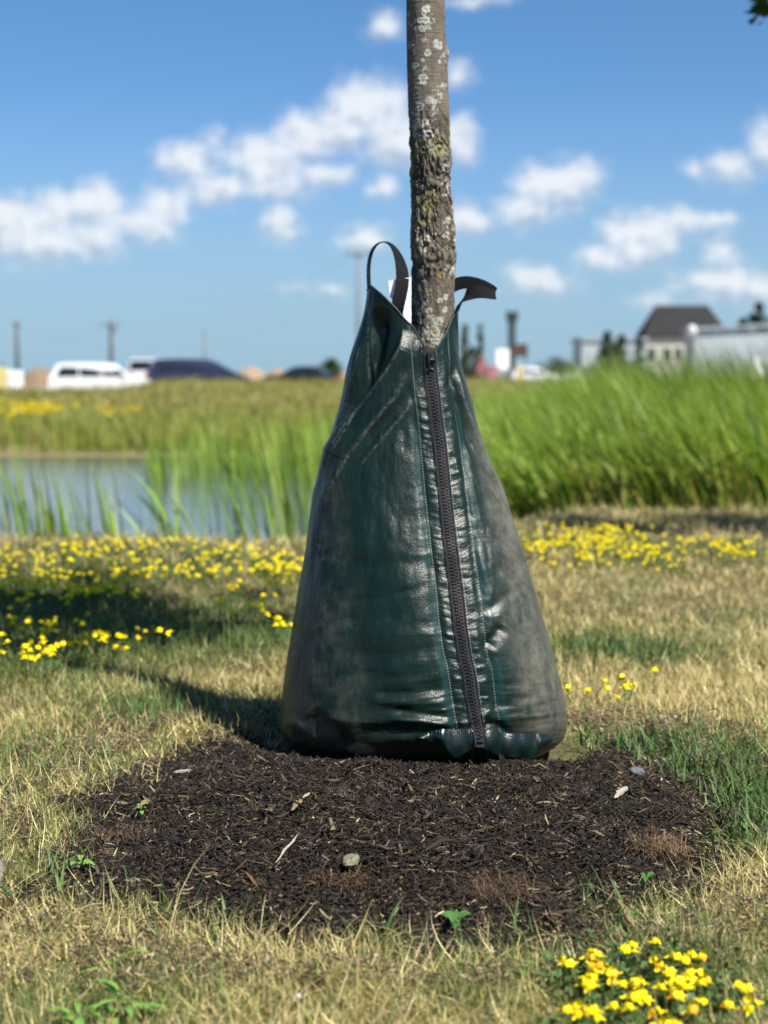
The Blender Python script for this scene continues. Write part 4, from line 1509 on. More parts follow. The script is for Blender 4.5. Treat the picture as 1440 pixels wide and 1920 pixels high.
NEAR2 = [(1062, 1293), (1091, 1297), (1125, 1276), (1182, 1275), (1170, 1286), (1155, 1292), (1148, 1306), (1222, 1257), (1236, 1255), (1176, 1280)]
GL = [('small yellow wildflower scattered on the lawn edge by the pond, left of the bag', 'yellow wildflowers along the pond edge'),
      ('small yellow wildflower among the shaded green grass, left of the bag', 'yellow wildflowers in the shaded grass'),
      ('small yellow wildflower in the tight bunch touching the left outline of the bag', 'yellow wildflowers bunched behind the bag'),
      ('small yellow wildflower in the broad dense patch between bag and tall reeds', 'yellow wildflowers in the patch before the reeds'),
      ('small yellow wildflower in the thinner patch at the far right before the shaded reeds', 'yellow wildflowers at the far right'),
      ('yellow wildflower standing in dry grass close to the right foot of the bag', 'yellow wildflowers beside the bag foot')]
pts = [(p[0], p[1], 5) for p in NEAR2]
for (px, py, sx, sy, cnt, gi) in PATCH:
    for k in range(int(cnt * 1.7)):
        pts.append((px + r.normal(0, sx), py + r.normal(0, sy), gi))
allp = []
for (px, py, gi) in pts:
    hz = r.uniform(.045, .075)
    if py < 1008: py = 1008 + r.uniform(0, 20) if px < 800 else max(py, 978)
    p = onz(px, py, hz)
    if p[1] > edge_near(p[0]) + 0.1: continue
    if gi in (0, 4) and n2(p[0] * 1.6, p[1] * .8, 3.2, 2, 88) < .50 and r.random() < .72: continue
    allp.append((p[1], p[0], hz, gi))
allp.sort()
fm = [umbel(s, False) for s in (221, 222, 223, 224, 225, 226, 227)]
rest = []
for i, (y, x, hz, gi) in enumerate(allp):
    s_ = r.uniform(.55, .95)
    gz = float(ground_z(x, y))
    if i < 255:
        o = link('wildflower', fm[i % 7], None, (x, y, hz - .055 * s_ + gz * .5))
        o.scale = (s_, s_, s_)
        o.rotation_euler = (r.normal(0, .2), r.normal(0, .2), r.uniform(0, 6.28))
        tag(o, GL[gi][0], 'flower', GL[gi][1])
    else:
        rest.append((x, y, hz - .055 * s_ + gz * .5, s_))
if rest:
    me0 = fm[0]
    nv = len(me0.vertices)
    co = np.empty(nv * 3, np.float32)
    me0.vertices.foreach_get('co', co)
    co = co.reshape(-1, 3)
    tri = [list(p.vertices) for p in me0.polygons]
    mi0 = [p.material_index for p in me0.polygons]
    q4 = np.array([t for t in tri if len(t) == 4])
    m4 = np.array([m for t, m in zip(tri, mi0) if len(t) == 4])
    Vs, Fs, Ms = [], [], []
    for i, (x, y, z, s_) in enumerate(rest):
        a = r.uniform(0, 6.28)
        cs, sn = math.cos(a), math.sin(a)
        Vs.append(np.stack([co[:, 0] * cs - co[:, 1] * sn, co[:, 0] * sn + co[:, 1] * cs, co[:, 2]], -1) * s_ + np.array([x, y, z]))
        Fs.append(q4 + i * nv)
        Ms.append(m4)
    o = link('wildflowers', make_mesh('wildflowers', np.concatenate(Vs), np.concatenate(Fs), [M_stem, M_petal], smooth=True, matidx=np.concatenate(Ms)))
    tag(o, 'tiny yellow wildflowers thick along the far lip of the lawn', 'flowers', kind='stuff')

# trefoil foliage under the flowers
P_, n_per = [], 0
for (px, py, sx, sy, cnt, gi) in PATCH:
    c = onz(px, py, .02)
    d = c[1] / FPX
    for k in range(cnt * 3):
        y_ = c[1] + r.normal(0, sy * c[1] ** 2 / (CAMZ * FPX) * 1.0)
        x_ = c[0] + r.normal(0, sx * d * 1.1)
        if y_ < edge_near(x_) + .2 and mulch_r(x_, y_) > 1.1: P_.append((x_, y_))
for (px, py) in NEARF:
    c = onz(px, py, .03)
    for k in range(3): P_.append((c[0] + r.normal(0, .03), c[1] + r.normal(0, .03)))
P_ = np.array(P_)
cl = np.stack([P_[:, 0], P_[:, 1], ground_z(P_[:, 0], P_[:, 1]) + .018, np.full(len(P_), .03)], -1)
v_, f_, c_ = leaves(len(P_) * 7, cl, 0.014, 230, (0.04, 0.085, 0.02), (0.085, 0.15, 0.035), squash=.6)
o = part('trefoil_foliage', v_, f_, M_leaf, col=c_)
tag(o, 'low small-leaved green foliage under the yellow wildflowers', 'foliage', kind='stuff')

# ------------------------------------------------------------------ reeds
RG = np.array([(0.165, 0.275, 0.030), (0.23, 0.345, 0.042), (0.11, 0.20, 0.025), (0.30, 0.385, 0.075), (0.065, 0.12, 0.018)])


def reed_geo(P, L, w, lean_az, seed, phi=(.05, .22), curl=(.2, .9), base=None, cols=RG, nseg=6, pc=(.28, .26, .22, .14, .10)):
    r = np.random.default_rng(seed)
    n = len(P)
    c = cols[r.choice(len(cols), n, p=pc)] * r.uniform(.8, 1.2, n)[:, None]
    b = c * .75 if base is None else np.where((r.random(n) < .45)[:, None], np.array(base), c * .7)
    az_ = lean_az + r.normal(0, .55, n)
    return blades(P, L, w * r.uniform(.4, 1.8, n), az_, r.uniform(*phi, n), r.uniform(*curl, n), b, c, nseg, sideang=az_ + math.pi / 2 + r.normal(0, .7, n), prof=2.2)


r = np.random.default_rng(240)
n = 26000
y = 7.5 + 7.5 * r.random(n) ** 1.6
pxx = 850 + 800 * r.random(n)
x = (pxx - 720) / FPX * y
lim = np.interp(pxx, [850, 900, 960, 1060, 1250, 1440, 1700], [9.8, 8.9, 8.0, 7.75, 7.65, 7.75, 7.9])
k = (y > lim + 0.12 * r.normal(size=n)) & (x < 4.2)
# leave tussock gaps so that the bed has dark and light clumps
k &= n2(x, y, 2.3, 2, 241) > 0.36 + .12 * r.random(n)
x, y, pxx = x[k], y[k], pxx[k]
topy = np.interp(pxx, [850, 900, 950, 1100, 1180, 1300, 1440, 1650], [782, 752, 724, 698, 670, 648, 650, 652]) + np.interp(y, [7.5, 8.3, 9.5, 12, 15], [150, 90, 30, 2, 0]) + np.abs(r.normal(0, 30, len(x)))
gz = ground_z(x, y)
ztop = CAMZ - (topy - 700) / FPX * y
L = np.clip((ztop - gz) * 1.14, .35, 2.0)
v_, f_, c_ = reed_geo(np.stack([x, y, gz - .02], -1), L, .015, math.pi, 242, base=(0.42, 0.35, 0.10), phi=(.0, .28), curl=(.3, 1.5))
c_ = c_ * (0.55 + 0.9 * np.repeat(n2(x, y, 3.2, 3, 245), 14))[:, None]
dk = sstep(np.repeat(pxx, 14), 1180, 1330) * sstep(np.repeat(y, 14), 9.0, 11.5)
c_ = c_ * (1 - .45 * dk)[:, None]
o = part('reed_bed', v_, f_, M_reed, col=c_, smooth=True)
tag(o, 'dense bed of tall green cattail reeds leaning left behind the bag on the right', 'reeds', kind='stuff')

# thin fringe standing in the pond and on its near lip
n = 2600
pxx = np.concatenate([275 + 365 * r.random(n), 290 + 380 * r.random(600), -60 + 220 * r.random(160)])
y = np.concatenate([15.0 + 5.2 * r.random(n), 8.5 + 6 * r.random(600), 9.5 + 7 * r.random(160)])
x = (pxx - 720) / FPX * y
kk = r.random(len(x)) < np.where(n2(x, y, 1.1, 2, 243) > .49, np.where(y > 14.9, .42, .06), np.where(y > 14.9, .10, .015))
kk &= (y > np.interp(pxx, [-60, 250, 300, 380, 460, 560, 680], [0, 8, 8, 8, 8, 8, 8]))
x, y, pxx = x[kk], y[kk], pxx[kk]
topy = np.interp(pxx, [-60, 140, 300, 420, 500, 600, 680], [850, 880, 800, 775, 790, 760, 750]) + np.abs(r.normal(0, 45, len(x)))
ztop = CAMZ - (topy - 700) / FPX * y
L = np.clip((ztop + .55) * 1.04, .35, 1.6)
RL = RG * np.array([1.15, 1.12, 1.1])
v_, f_, c_ = reed_geo(np.stack([x, y, np.full(len(x), -.55)], -1), L, .013, math.pi * .96, 244, phi=(0, .12), curl=(.0, .5), cols=RL)
o = part('reed_fringe', v_, f_, M_reed, col=c_, smooth=True)
tag(o, 'thin pale green reeds standing in the pond left of the bag', 'reeds', kind='stuff')

CL = [(212, 1004, 6.75, 20, (205, 862), .10, 'tall upright reed clump crossing the open water, left of the bent one'),
      (336, 1000, 6.8, 22, (276, 868), .55, 'reed clump arching left over the middle of the pond'),
      (452, 992, 6.9, 26, (440, 812), .16, 'broad reed clump between the arching reeds and the bag'),
      (100, 1006, 6.8, 24, (82, 866), .12, 'reed clump with a few bleached stems near the left end of the pond'),
      (52, 1012, 6.7, 26, (36, 842), .10, 'thick reed clump second from the left end of the pond'),
      (138, 1004, 6.9, 18, (118, 884), .2, 'short thin reed clump next to the open water on the left'),
      (4, 1014, 6.6, 30, (-4, 900), .1, 'yellowish reed clump at the left end of the pond'),
      (520, 990, 7.0, 18, (500, 850), .25, 'thin reed clump close to the left outline of the bag'),
      (560, 985, 7.1, 22, (560, 800), .1, 'reed clump partly hidden behind the left outline of the bag')]
for i, (px, py, d, n, (tx, ty), cv, lab) in enumerate(CL):
    rr_ = np.random.default_rng(260 + i)
    b = at(px, py, d)
    b[2] = float(ground_z(b[0], d)) - .02
    L0 = at(tx, ty, d)[2] - b[2]
    P3 = np.stack([rr_.normal(0, .05, n), rr_.normal(0, .07, n), np.zeros(n)], -1) + b
    L = L0 * rr_.uniform(.55, 1.1, n) * (1 + .25 * cv)
    v_, f_, c_ = reed_geo(P3, L, .014, math.pi, 270 + i, phi=(0, .12 + .25 * cv), curl=(cv * .6, cv * 2.2 + .1), base=(.33, .30, .12) if i in (3, 6) else None, cols=RL)
    rt = thing('reed_clump', lab, 'reeds', b, 0, 'reed clumps along the pond edge')
    part('reed_blades', v_, f_, M_reed, rt, col=c_, smooth=True)

# tall grass along the far shore and its yellow bloom
n = 19000
y = 20.9 + 8.4 * r.random(n) ** .85
x = -10.5 + 15.5 * r.random(n)
kk = n2(x, y, .5, 2, 250) > .30
x, y = x[kk], y[kk]
gz = ground_z(x, y)
cc = np.array([(0.19, 0.235, 0.035), (0.24, 0.265, 0.045), (0.30, 0.27, 0.07), (0.13, 0.17, 0.03)])[r.integers(0, 4, len(x))]
v_, f_, c_ = blades(np.stack([x, y, gz], -1), r.uniform(.25, .52, len(x)), np.full(len(x), .028), math.pi + r.normal(0, .8, len(x)), np.abs(r.normal(0, .15, len(x))), r.uniform(0, .7, len(x)), cc * .8, cc, 3)
o = part('bank_grass', v_, f_, M_reed, col=c_)
tag(o, 'tall green grass growing along the far bank of the pond', 'grass', kind='stuff')
n = 900
y = np.concatenate([26 + 4.0 * r.random(400), 25 + 3 * r.random(500)])
x = np.concatenate([-9.6 + 3.6 * r.random(400) ** 1.2, -9 + 10 * r.random(500)])
kk = n2(x, y * .5, .9, 2, 252) > np.where(np.arange(n) < 400, .36, .58)
x, y = x[kk], y[kk]
z = ground_z(x, y) + r.uniform(.34, .50, len(x))
cl = np.stack([x, y, z, np.full(len(x), .05)], -1)
v_, f_, c_ = leaves(len(x) * 5, cl, .07, 253, (.62, .47, .01), (.75, .58, .02))
o = part('yellow_bloom', v_, f_, M_leaf, col=c_)
tag(o, 'band of yellow bloom in the grass on the far bank of the pond', 'flowers', kind='stuff')

# dry field grass between bank and car park
n = 16000
y = 29 + 34 * r.random(n)
x = (r.random(n) * 2 - 1) * .30 * y
gz = ground_z(x, y)
cc = np.array([(0.29, 0.25, 0.07), (0.21, 0.23, 0.045), (0.31, 0.26, 0.10), (0.17, 0.20, 0.035)])[r.choice(4, n, p=[.3, .35, .15, .2])]
v_, f_, c_ = blades(np.stack([x, y, gz], -1), r.uniform(.10, .26, n), np.full(n, .05), r.uniform(0, 6.28, n), np.abs(r.normal(0, .3, n)), r.uniform(0, .8, n), cc * .8, cc, 2)
o = part('field_grass', v_, f_, M_reed, col=c_)
tag(o, 'dry brownish grass on the rising field before the parked cars', 'grass', kind='stuff')

# ------------------------------------------------------------------ small things on and round the mulch
def tuft(px, py, z, n, L, spread, seed, name, label, cat, col_, w=.0007, curl=(.4, 3.4), phi=(.3, 1.5), group=None):
    r = np.random.default_rng(seed)
    b = onz(px, py, z)
    b[2] = float(mulch_z(b[0], b[1])) if mulch_r(b[0], b[1]) < 1 else float(ground_z(b[0], b[1]))
    a = r.uniform(0, 6.28, n)
    rad = spread * np.sqrt(r.random(n))
    P3 = b + np.stack([np.cos(a) * rad, np.sin(a) * rad * .7, r.uniform(0, .012, n)], -1)
    c = np.asarray(col_) * r.uniform(.5, 1.5, n)[:, None]
    v_, f_, c_ = blades(P3, L * r.uniform(.5, 1.2, n), np.full(n, w), r.uniform(0, 6.28, n), r.uniform(*phi, n), r.uniform(*curl, n), c, c, 6, prof=3)
    rt = thing(name, label, cat, b, 0, group)
    part('root_fibres' if 'root' in name else 'blades', v_, f_, M_fibre, rt, col=c_)


tuft(1232, 1592, .02, 620, .034, .042, 301, 'root_tuft', 'dry brown root tuft on the right rim of the mulch', 'dry tuft', (.17, .11, .062))
tuft(930, 1690, .01, 560, .036, .055, 302, 'root_tuft', 'matted brown root tuft at the front rim of the mulch', 'dry tuft', (.085, .056, .035))
tuft(245, 1565, .02, 260, .03, .05, 303, 'root_tuft', 'flat brown root tuft at the left rim of the mulch', 'dry tuft', (.09, .06, .038))
tuft(640, 1665, .02, 240, .022, .045, 304, 'root_tuft', 'reddish brown root tuft below the pale stone on the mulch', 'dry tuft', (.09, .05, .028))

M_stone = mat('pale_stone', (.20, .19, .115), .85, .2, noise=.35, nscale=120, bump=.8, bscale=260)
M_white = mat('white_fleck', (.42, .42, .39), .8, .2, noise=.2, nscale=200, bump=.6, bscale=300)
M_grey = mat('grey_stone', (.12, .13, .14), .8, .25, noise=.3, nscale=150, bump=.6, bscale=300)
M_palewood = mat('pale_wood', (.40, .37, .30), .8, .2, noise=.35, nscale=260, bump=.6, bscale=500)
M_tanwood = mat('tan_wood', (.26, .19, .09), .8, .2, noise=.35, nscale=260, bump=.6, bscale=500)


def stone(px, py, s, m_, seed, label, flat=.55, name='stone', cat='stone', group=None):
    r = np.random.default_rng(seed)
    b = onz(px, py, .03)
    zz = float(mulch_z(b[0], b[1])) if mulch_r(b[0], b[1]) < 1 else float(ground_z(b[0], b[1])) + .02
    b = onz(px, py, zz + s * .25)
    mb = MB().ball((0, 0, 0), (s * .5, s * .42, s * .5 * flat), 18, 12)
    V, F = mb.geo()
    nn = fbm(V / s * 3.0 + seed, 3, seed)
    V = V * (0.55 + .9 * nn[:, None])
    V = np.round(V / (s * .12)) * (s * .12) * .45 + V * .55
    o = link(name, make_mesh(name, V, F, m_), None, tuple(b))
    o.rotation_euler = (r.normal(0, .2), r.normal(0, .2), r.uniform(0, 6.28))
    tag(o, label, cat, group)


stone(658, 1614, .026, M_stone, 311, 'pale yellowish angular stone on the front half of the mulch')
stone(1193, 1447, .030, M_grey, 312, 'dark grey stone where mulch meets grass, right of the bag')
stone(1245, 1530, .016, M_grey, 313, 'small slate grey stone near the right rim of the mulch')
for i, (px, py, s_) in enumerate([(406, 1610, .010), (420, 1597, .009), (390, 1596, .007), (407, 1638, .011), (686, 1490, .009), (955, 1518, .009), (1275, 1546, .010), (516, 1482, .006), (168, 1655, .012), (285, 1505, .009), (697, 1510, .007), (560, 1868, .012), (283, 1308, .012), (1266, 1344, .012)]):
    stone(px, py, s_ * .62, M_white, 320 + i, 'tiny white crumb lying on mulch or grass', .8, 'white_crumb', 'crumb', 'tiny white crumbs')


def splinter(p0, p1, z, w, m_, label, cat='wood chip', lift=.012):
    a, b = onz(*p0, z), onz(*p1, z)
    for q in (a, b):
        q[2] = (float(mulch_z(q[0], q[1])) if mulch_r(q[0], q[1]) < 1 else float(ground_z(q[0], q[1]))) + lift
    a, b = np.array(onz(*p0, a[2])), np.array(onz(*p1, b[2]))
    c = (a + b) / 2
    d = b - a
    L = np.linalg.norm(d)
    d /= L
    s_ = np.cross(d, [0, 0, 1.0]); s_ /= np.linalg.norm(s_)
    u = np.cross(s_, d)
    ts = np.linspace(-.5, .5, 9)
    V = []
    for i, t in enumerate(ts):
        ww = w * (1 - (2 * abs(t)) ** 2.5 * .85) * (1 + .2 * math.sin(i * 2.3))
        cc = d * (t * L) + u * (.04 * L * (0.25 - t * t)) + s_ * (.01 * L * math.sin(i * 1.4))
        for qs, qu in ((-1, -.22), (1, -.22), (1, .22), (-1, .22)):
            V.append(cc + s_ * qs * ww / 2 + u * qu * ww)
    Q = [[i * 4 + j, i * 4 + (j + 1) % 4, i * 4 + 4 + (j + 1) % 4, i * 4 + 4 + j] for i in range(8) for j in range(4)] + [[3, 2, 1, 0], [32, 33, 34, 35]]
    o = link('wood_chip', make_mesh('wood_chip', np.array(V), np.array(Q), m_), None, tuple(c))
    tag(o, label, cat)


splinter((1152, 1496), (1178, 1474), .03, .009, M_palewood, 'pale grey wood chip on the right of the mulch')
splinter((516, 1618), (560, 1564), .03, .0032, M_palewood, 'long pale straw splinter lying slanted on the front of the mulch')
splinter((460, 1634), (482, 1662), .03, .005, mat('red_wood', (.12, .06, .03), .8, .2, noise=.3, nscale=200, bump=.5, bscale=400), 'reddish brown wood chip left of the pale stone on the mulch')
splinter((252, 1518), (300, 1488), .0, .007, M_tanwood, 'tan wood chip at the left rim of the mulch')
splinter((325, 1448), (362, 1444), .01, .008, M_palewood, 'flat pale chip beside the grass at the back left of the mulch')
splinter((546, 1520), (568, 1498), .03, .006, M_tanwood, 'short tan chip on the middle of the mulch')
splinter((250, 1735), (356, 1728), .0, .006, M_tanwood, 'long straight straw stalk in front of the mulch on the left')
splinter((1160, 1686), (1190, 1740), .0, .008, M_tanwood, 'brown chip pointing down at the front right of the mulch')


def weed(px, py, z, n, L, H, seed, label, m_, wide=.42, name='weed'):
    """rosette / small stems with oval leaves"""
    r = np.random.default_rng(seed)
    b = onz(px, py, z)
    rt = thing(name, label, 'weed', b)
    Vs, Fs = [], []
    mb = MB()
    for i in range(n):
        a = i * 2.399 + r.uniform(-.3, .3)
        h = H * r.random()
        d = np.array([math.cos(a), math.sin(a), 0])
        p0 = b + np.array([0, 0, h])
        el_ = r.uniform(.05, .9)
        ln = L * r.uniform(.6, 1.15)
        s_ = np.array([-d[1], d[0], 0])
        mb.tube([p0, p0 + d * ln * .25 + [0, 0, ln * .2 * el_]], [.0009, .0007], 5)
        rows = []
        for t in np.linspace(0, 1, 7):
            c = p0 + d * ln * (.2 + .8 * t * math.cos(el_ * .6)) + np.array([0, 0, ln * (.2 * el_ + el_ * t * .6 - .35 * t * t)])
            w = ln * wide * (math.sin(math.pi * (t * .93 + .04)) ** .8) / 2
            rows += [c - s_ * w + [0, 0, w * .35], c, c + s_ * w + [0, 0, w * .35]]
        Vs.append(np.array(rows))
        Fs.append(grid_faces(7, 3, False, 21 * i))
    mb.tube([b - [0, 0, .01], b + [0, 0, H + .002]], [.0016, .001], 6)
    mb.build('stem', M_stem, rt, smooth=True)
    part('leaf', np.concatenate(Vs), np.concatenate(Fs), m_, rt, smooth=True)


M_weedl = mat('light_weed_leaf', (.12, .24, .04), .5, .35, noise=.3, nscale=60)
weed(856, 1752, .0, 9, .030, .03, 331, 'small seedling with oval dark green leaves at the front rim of the mulch', M_weed, .55, 'seedling')
weed(152, 1648, .0, 8, .022, .03, 332, 'small leafy sprout at the left rim of the mulch', M_weedl, .45, 'seedling')
weed(265, 1522, .03, 7, .012, .012, 333, 'tiny yellow green sprout on the upper left of the mulch', M_weedl, .5, 'seedling')
weed(1210, 1672, .0, 8, .02, .02, 334, 'low sprout below the dry tuft on the right rim of the mulch', M_weed, .4, 'seedling')
weed(1010, 1680, .0, 7, .028, .02, 335, 'dark strap leaved weed at the front rim of the mulch', M_weed, .2)
weed(1180, 1742, .0, 8, .028, .015, 336, 'dark low weed just behind the yellow flowers in the foreground', M_weed, .35)
weed(235, 1918, .0, 18, .05, .03, 337, 'bright green narrow leaved weed out of focus in the front left corner', M_weedl, .16)
weed(150, 1930, .0, 10, .04, .02, 338, 'small bright weed in the very front left, left of the larger one', M_weedl, .22)
weed(215, 1835, .0, 6, .045, .02, 339, 'thin upright green weed in the dry grass at the front left', M_weedl, .15)
weed(80, 1478, .0, 8, .03, .012, 340, 'low broad leaved weed in the straw at the left', M_weedl, .4)
weed(1430, 1500, .0, 9, .035, .015, 341, 'broad leaved weed at the right end of the green grass', M_weed, .4)
weed(1390, 1560, .0, 8, .03, .015, 342, 'broad leaved weed just below the other one on the right', M_weed, .35)

# weathered stick lying at the very left
b0, b1 = onz(6, 1640, .015), onz(-160, 1660, .015)
mb = MB()
tt = np.linspace(0, 1, 12)
mb.tube([b0 * (1 - t) + b1 * t + np.array([0, .002 * math.sin(t * 9), 0]) for t in tt], .020 + .002 * np.sin(tt * 14), 14)
V, F = mb.geo()
o = link('wooden_stake', make_mesh('wooden_stake', V - b0, F, mat('weathered_wood', (.20, .18, .15), .85, .2, noise=.45, nscale=80, bump=.8, bscale=200), smooth=True), None, tuple(b0))
tag(o, 'grey weathered wooden stake end lying in the grass at the left', 'stake')

# ------------------------------------------------------------------ tree beyond the frame on the right (its lowest leaves and its shade show)
t2 = thing('shade_tree', 'leafy tree whose dark hanging leaves show at the top right', 'tree', (3.9, 4.8, 0))
mb = MB()
mb.tube([(3.9, 4.8, -.05), (3.9, 4.8, .8), (3.92, 4.82, 1.6), (3.9, 4.8, 2.2), (3.85, 4.8, 2.7)], [.11, .09, .08, .07, .04], 14)
mb.build('trunk', M_twig, t2, smooth=True)
mb = MB()
r = np.random.default_rng(350)
clumps = []
limbs = [((3.9, 4.8, 1.7), (3.0, 5.2, 2.25), (2.2, 5.6, 2.5), (1.62, 5.88, 2.30)), ((3.9, 4.8, 2.0), (3.3, 5.3, 2.4), (2.8, 5.7, 2.55)), ((3.9, 4.8, 2.0), (4.5, 4.7, 2.5), (5.0, 5.0, 2.6)), ((3.9, 4.8, 2.2), (3.6, 4.5, 2.6), (3.3, 4.5, 2.75)), ((3.9, 4.8, 2.0), (4.3, 5.2, 2.4), (4.8, 5.6, 2.5)), ((3.85, 4.8, 2.5), (3.8, 5.0, 2.9))]
for lb in limbs:
    mb.tube(dense(lb, 14), np.linspace(.035, .007, 14), 7)
    for q in dense(lb, 9)[3:]:
        clumps.append([*(q + r.normal(0, .12, 3)), r.uniform(.2, .36)])
clumps.append([*at(1432, 2, 5.92), .085])
clumps.append([*at(1418, 34, 5.92), .035])
clumps.append([*at(1410, 4, 5.92), .035])
mb.build('branch', M_twig, t2, smooth=True)
v_, f_, c_ = leaves(6500, clumps, .085, 351, (0.035, 0.07, 0.016), (0.07, 0.12, 0.03))
part('crown', v_, f_, M_leaf, t2, col=c_)

# ------------------------------------------------------------------ parked cars
M_carw = mat('white_car_paint', (.58, .59, .60), .25, .5)
M_carn = mat('navy_car_paint', (.018, .024, .055), .22, .5)
M_card = mat('dark_car_paint', (.012, .016, .022), .22, .5)
M_glass = mat('dark_car_glass', (.012, .015, .018), .06, .6)
M_tyre = mat('tyre_rubber', (.015, .015, .015), .8, .2, noise=.2)
M_rim = mat('alloy_rim', (.45, .45, .46), .3, .5, .9)
M_red = mat('red_lamp', (.45, .01, .01), .2, .5)
M_lamp = mat('clear_lamp', (.75, .77, .78), .1, .6)
M_bump = mat('dark_trim', (.02, .02, .022), .6, .3)
SUV = dict(L=4.9, W=1.95, zb=.28, belt=1.12, roof=1.82, xs=[-2.40, -2.15, 1.15, 2.0], kind='suv')


def car(label, loc, rz, L, W, H, belt, paint, cab, hood, group='cars parked on the far lot'):
    """x forward; cab = x of (rear base, rear roof, front roof, windscreen base) as fractions of length from the rear"""
    rt = thing('parked_car', label, 'car', loc, rz, group)
    h = L / 2
    zb = .26
    c0, c1, c2, c3 = [-h + f * L for f in cab]
    prof = [(-h + .02, zb + .15), (-h, zb + .42), (-h + .05, belt - .08), (min(c0, -h + .1) if cab[0] < .06 else -h + .12, belt)]
    if cab[0] >= .06: prof.append((c0, belt + .02))
    prof += [(c1, H - .04), (c1 + .25, H), ((c1 + c2) / 2, H + .02), (c2 - .2, H - .01), (c2, H - .05), (c3, belt + .02), (h - .35, hood), (h - .06, hood - .12), (h, zb + .34), (h - .05, zb + .08)]
    arch = []
    for wx in (h - .92, -h + .92):
        for a in np.linspace(-.1, math.pi + .1, 11):
            arch.append((wx + .37 * math.cos(a), .33 + .37 * math.sin(a)))
        arch.append((wx - .40, zb))
    poly = np.array(prof + [(h - .35, zb)] + arch + [(-h + .25, zb)])
    # body as closed side walls + roof skin: stations across the width
    ysec = [(-1, .0), (-.93, .05), (.93, .05), (1, .0)]
    n = len(poly)
    def width(z):
        return W / 2 * (1 - .17 * sstep(z, belt, H)) * (1 - .03 * sstep(belt - z, .2, .8))
    V = []
    for s_ in (-1, 1):
        for (px, pz_) in poly:
            V.append((px, s_ * width(pz_), pz_))
    Q = [[i, (i + 1) % n, n + (i + 1) % n, n + i] for i in range(n)]
    me = bpy.data.meshes.new('body')
    me.from_pydata([tuple(map(float, v)) for v in V], [], Q + [list(range(n))[::-1], list(range(n, 2 * n))])
    me.materials.append(paint)
    body = link('body', me, rt)
    bev = body.modifiers.new('soft', 'BEVEL')
    bev.width = .035
    bev.segments = 2
    bev.limit_method = 'ANGLE'
    bev.angle_limit = math.radians(50)
    # glass
    def side_win(xa0, xa1, xb0, xb1, s_):
        z0, z1 = belt + .05, H - .13
        mbq = MB()
        o_ = .006
        pts = [(xa0, z0), (xa1, z0), (xb1, z1), (xb0, z1)]
        a = [(p[0], s_ * (width(p[1]) + o_), p[1]) for p in pts]
        b = [(p[0], s_ * (width(p[1]) - .03), p[1]) for p in pts]
        return mbq.add(a + b, [[0, 1, 2, 3], [7, 6, 5, 4], [0, 4, 5, 1], [1, 5, 6, 2], [2, 6, 7, 3], [3, 7, 4, 0]]).build('side_window', M_glass, rt, local=True)
    cuts = np.linspace(0, 1, 4)
    x0b, x1b, x0t, x1t = c0 + .22, c3 - .18, c1 + .16, c2 - .05
    for s_ in (-1, 1):
        for i in range(3):
            a, b = cuts[i] + .012, cuts[i + 1] - .012
            side_win(x0b + (x1b - x0b) * a, x0b + (x1b - x0b) * b, x0t + (x1t - x0t) * a, x0t + (x1t - x0t) * b, s_)
    def end_win(xb, xt, name, sg):
        z0, z1 = belt + .10, H - .12
        fb = (z0 - belt) / (H - belt)
        ft = (z1 - belt) / (H - belt)
        xa, xz = xb + (xt - xb) * fb + sg * .012, xb + (xt - xb) * ft + sg * .012
        wa, wz = width(z0) - .12, width(z1) - .10
        a = [(xa, -wa, z0), (xa, wa, z0), (xz, wz, z1), (xz, -wz, z1)]
        b = [(p[0] - sg * .04, p[1], p[2]) for p in a]
        MB().add(a + b, [[0, 1, 2, 3], [7, 6, 5, 4], [0, 4, 5, 1], [1, 5, 6, 2], [2, 6, 7, 3], [3, 7, 4, 0]]).build(name, M_glass, rt, local=True)
    end_win(c3, c2, 'windscreen', 1)
    end_win(c0, c1, 'rear_window', -1)
    for s_ in (-1, 1):
        MB().box((-h + .03, s_ * (W / 2 - .20), belt - .18), (.10, .24, .30), .02).build('tail_light', M_red, rt, local=True)
        MB().box((h - .10, s_ * (W / 2 - .26), hood - .24), (.16, .36, .16), .03).build('headlight', M_lamp, rt, local=True)
        MB().box((c3 - .35, s_ * (W / 2 + .07), belt + .08), (.14, .16, .14), .03).build('wing_mirror', paint, rt, local=True)
    MB().box((-h + .02, 0, .50), (.14, W * .9, .18), .03).build('bumper', M_bump, rt, local=True)
    MB().box((h - .02, 0, .46), (.14, W * .86, .18), .03).build('bumper', M_bump, rt, local=True)
    for wx in (h - .92, -h + .92):
        for s_ in (-1, 1):
            w = MB().disc_y((wx, s_ * (W / 2 - .12), .33), .33, .22, 22).build('wheel', M_tyre, rt, local=True)
            m2 = MB().disc_y((wx, s_ * (W / 2 - .008), .33), .21, .02, 18)
            V, F = m2.geo()
            link('rim', make_mesh('rim', V, F, M_rim), w)
    return rt


def on_lot(px, d):
    p = at(px, 700, d)
    return np.array([p[0], d, float(ground_z(p[0], d))])


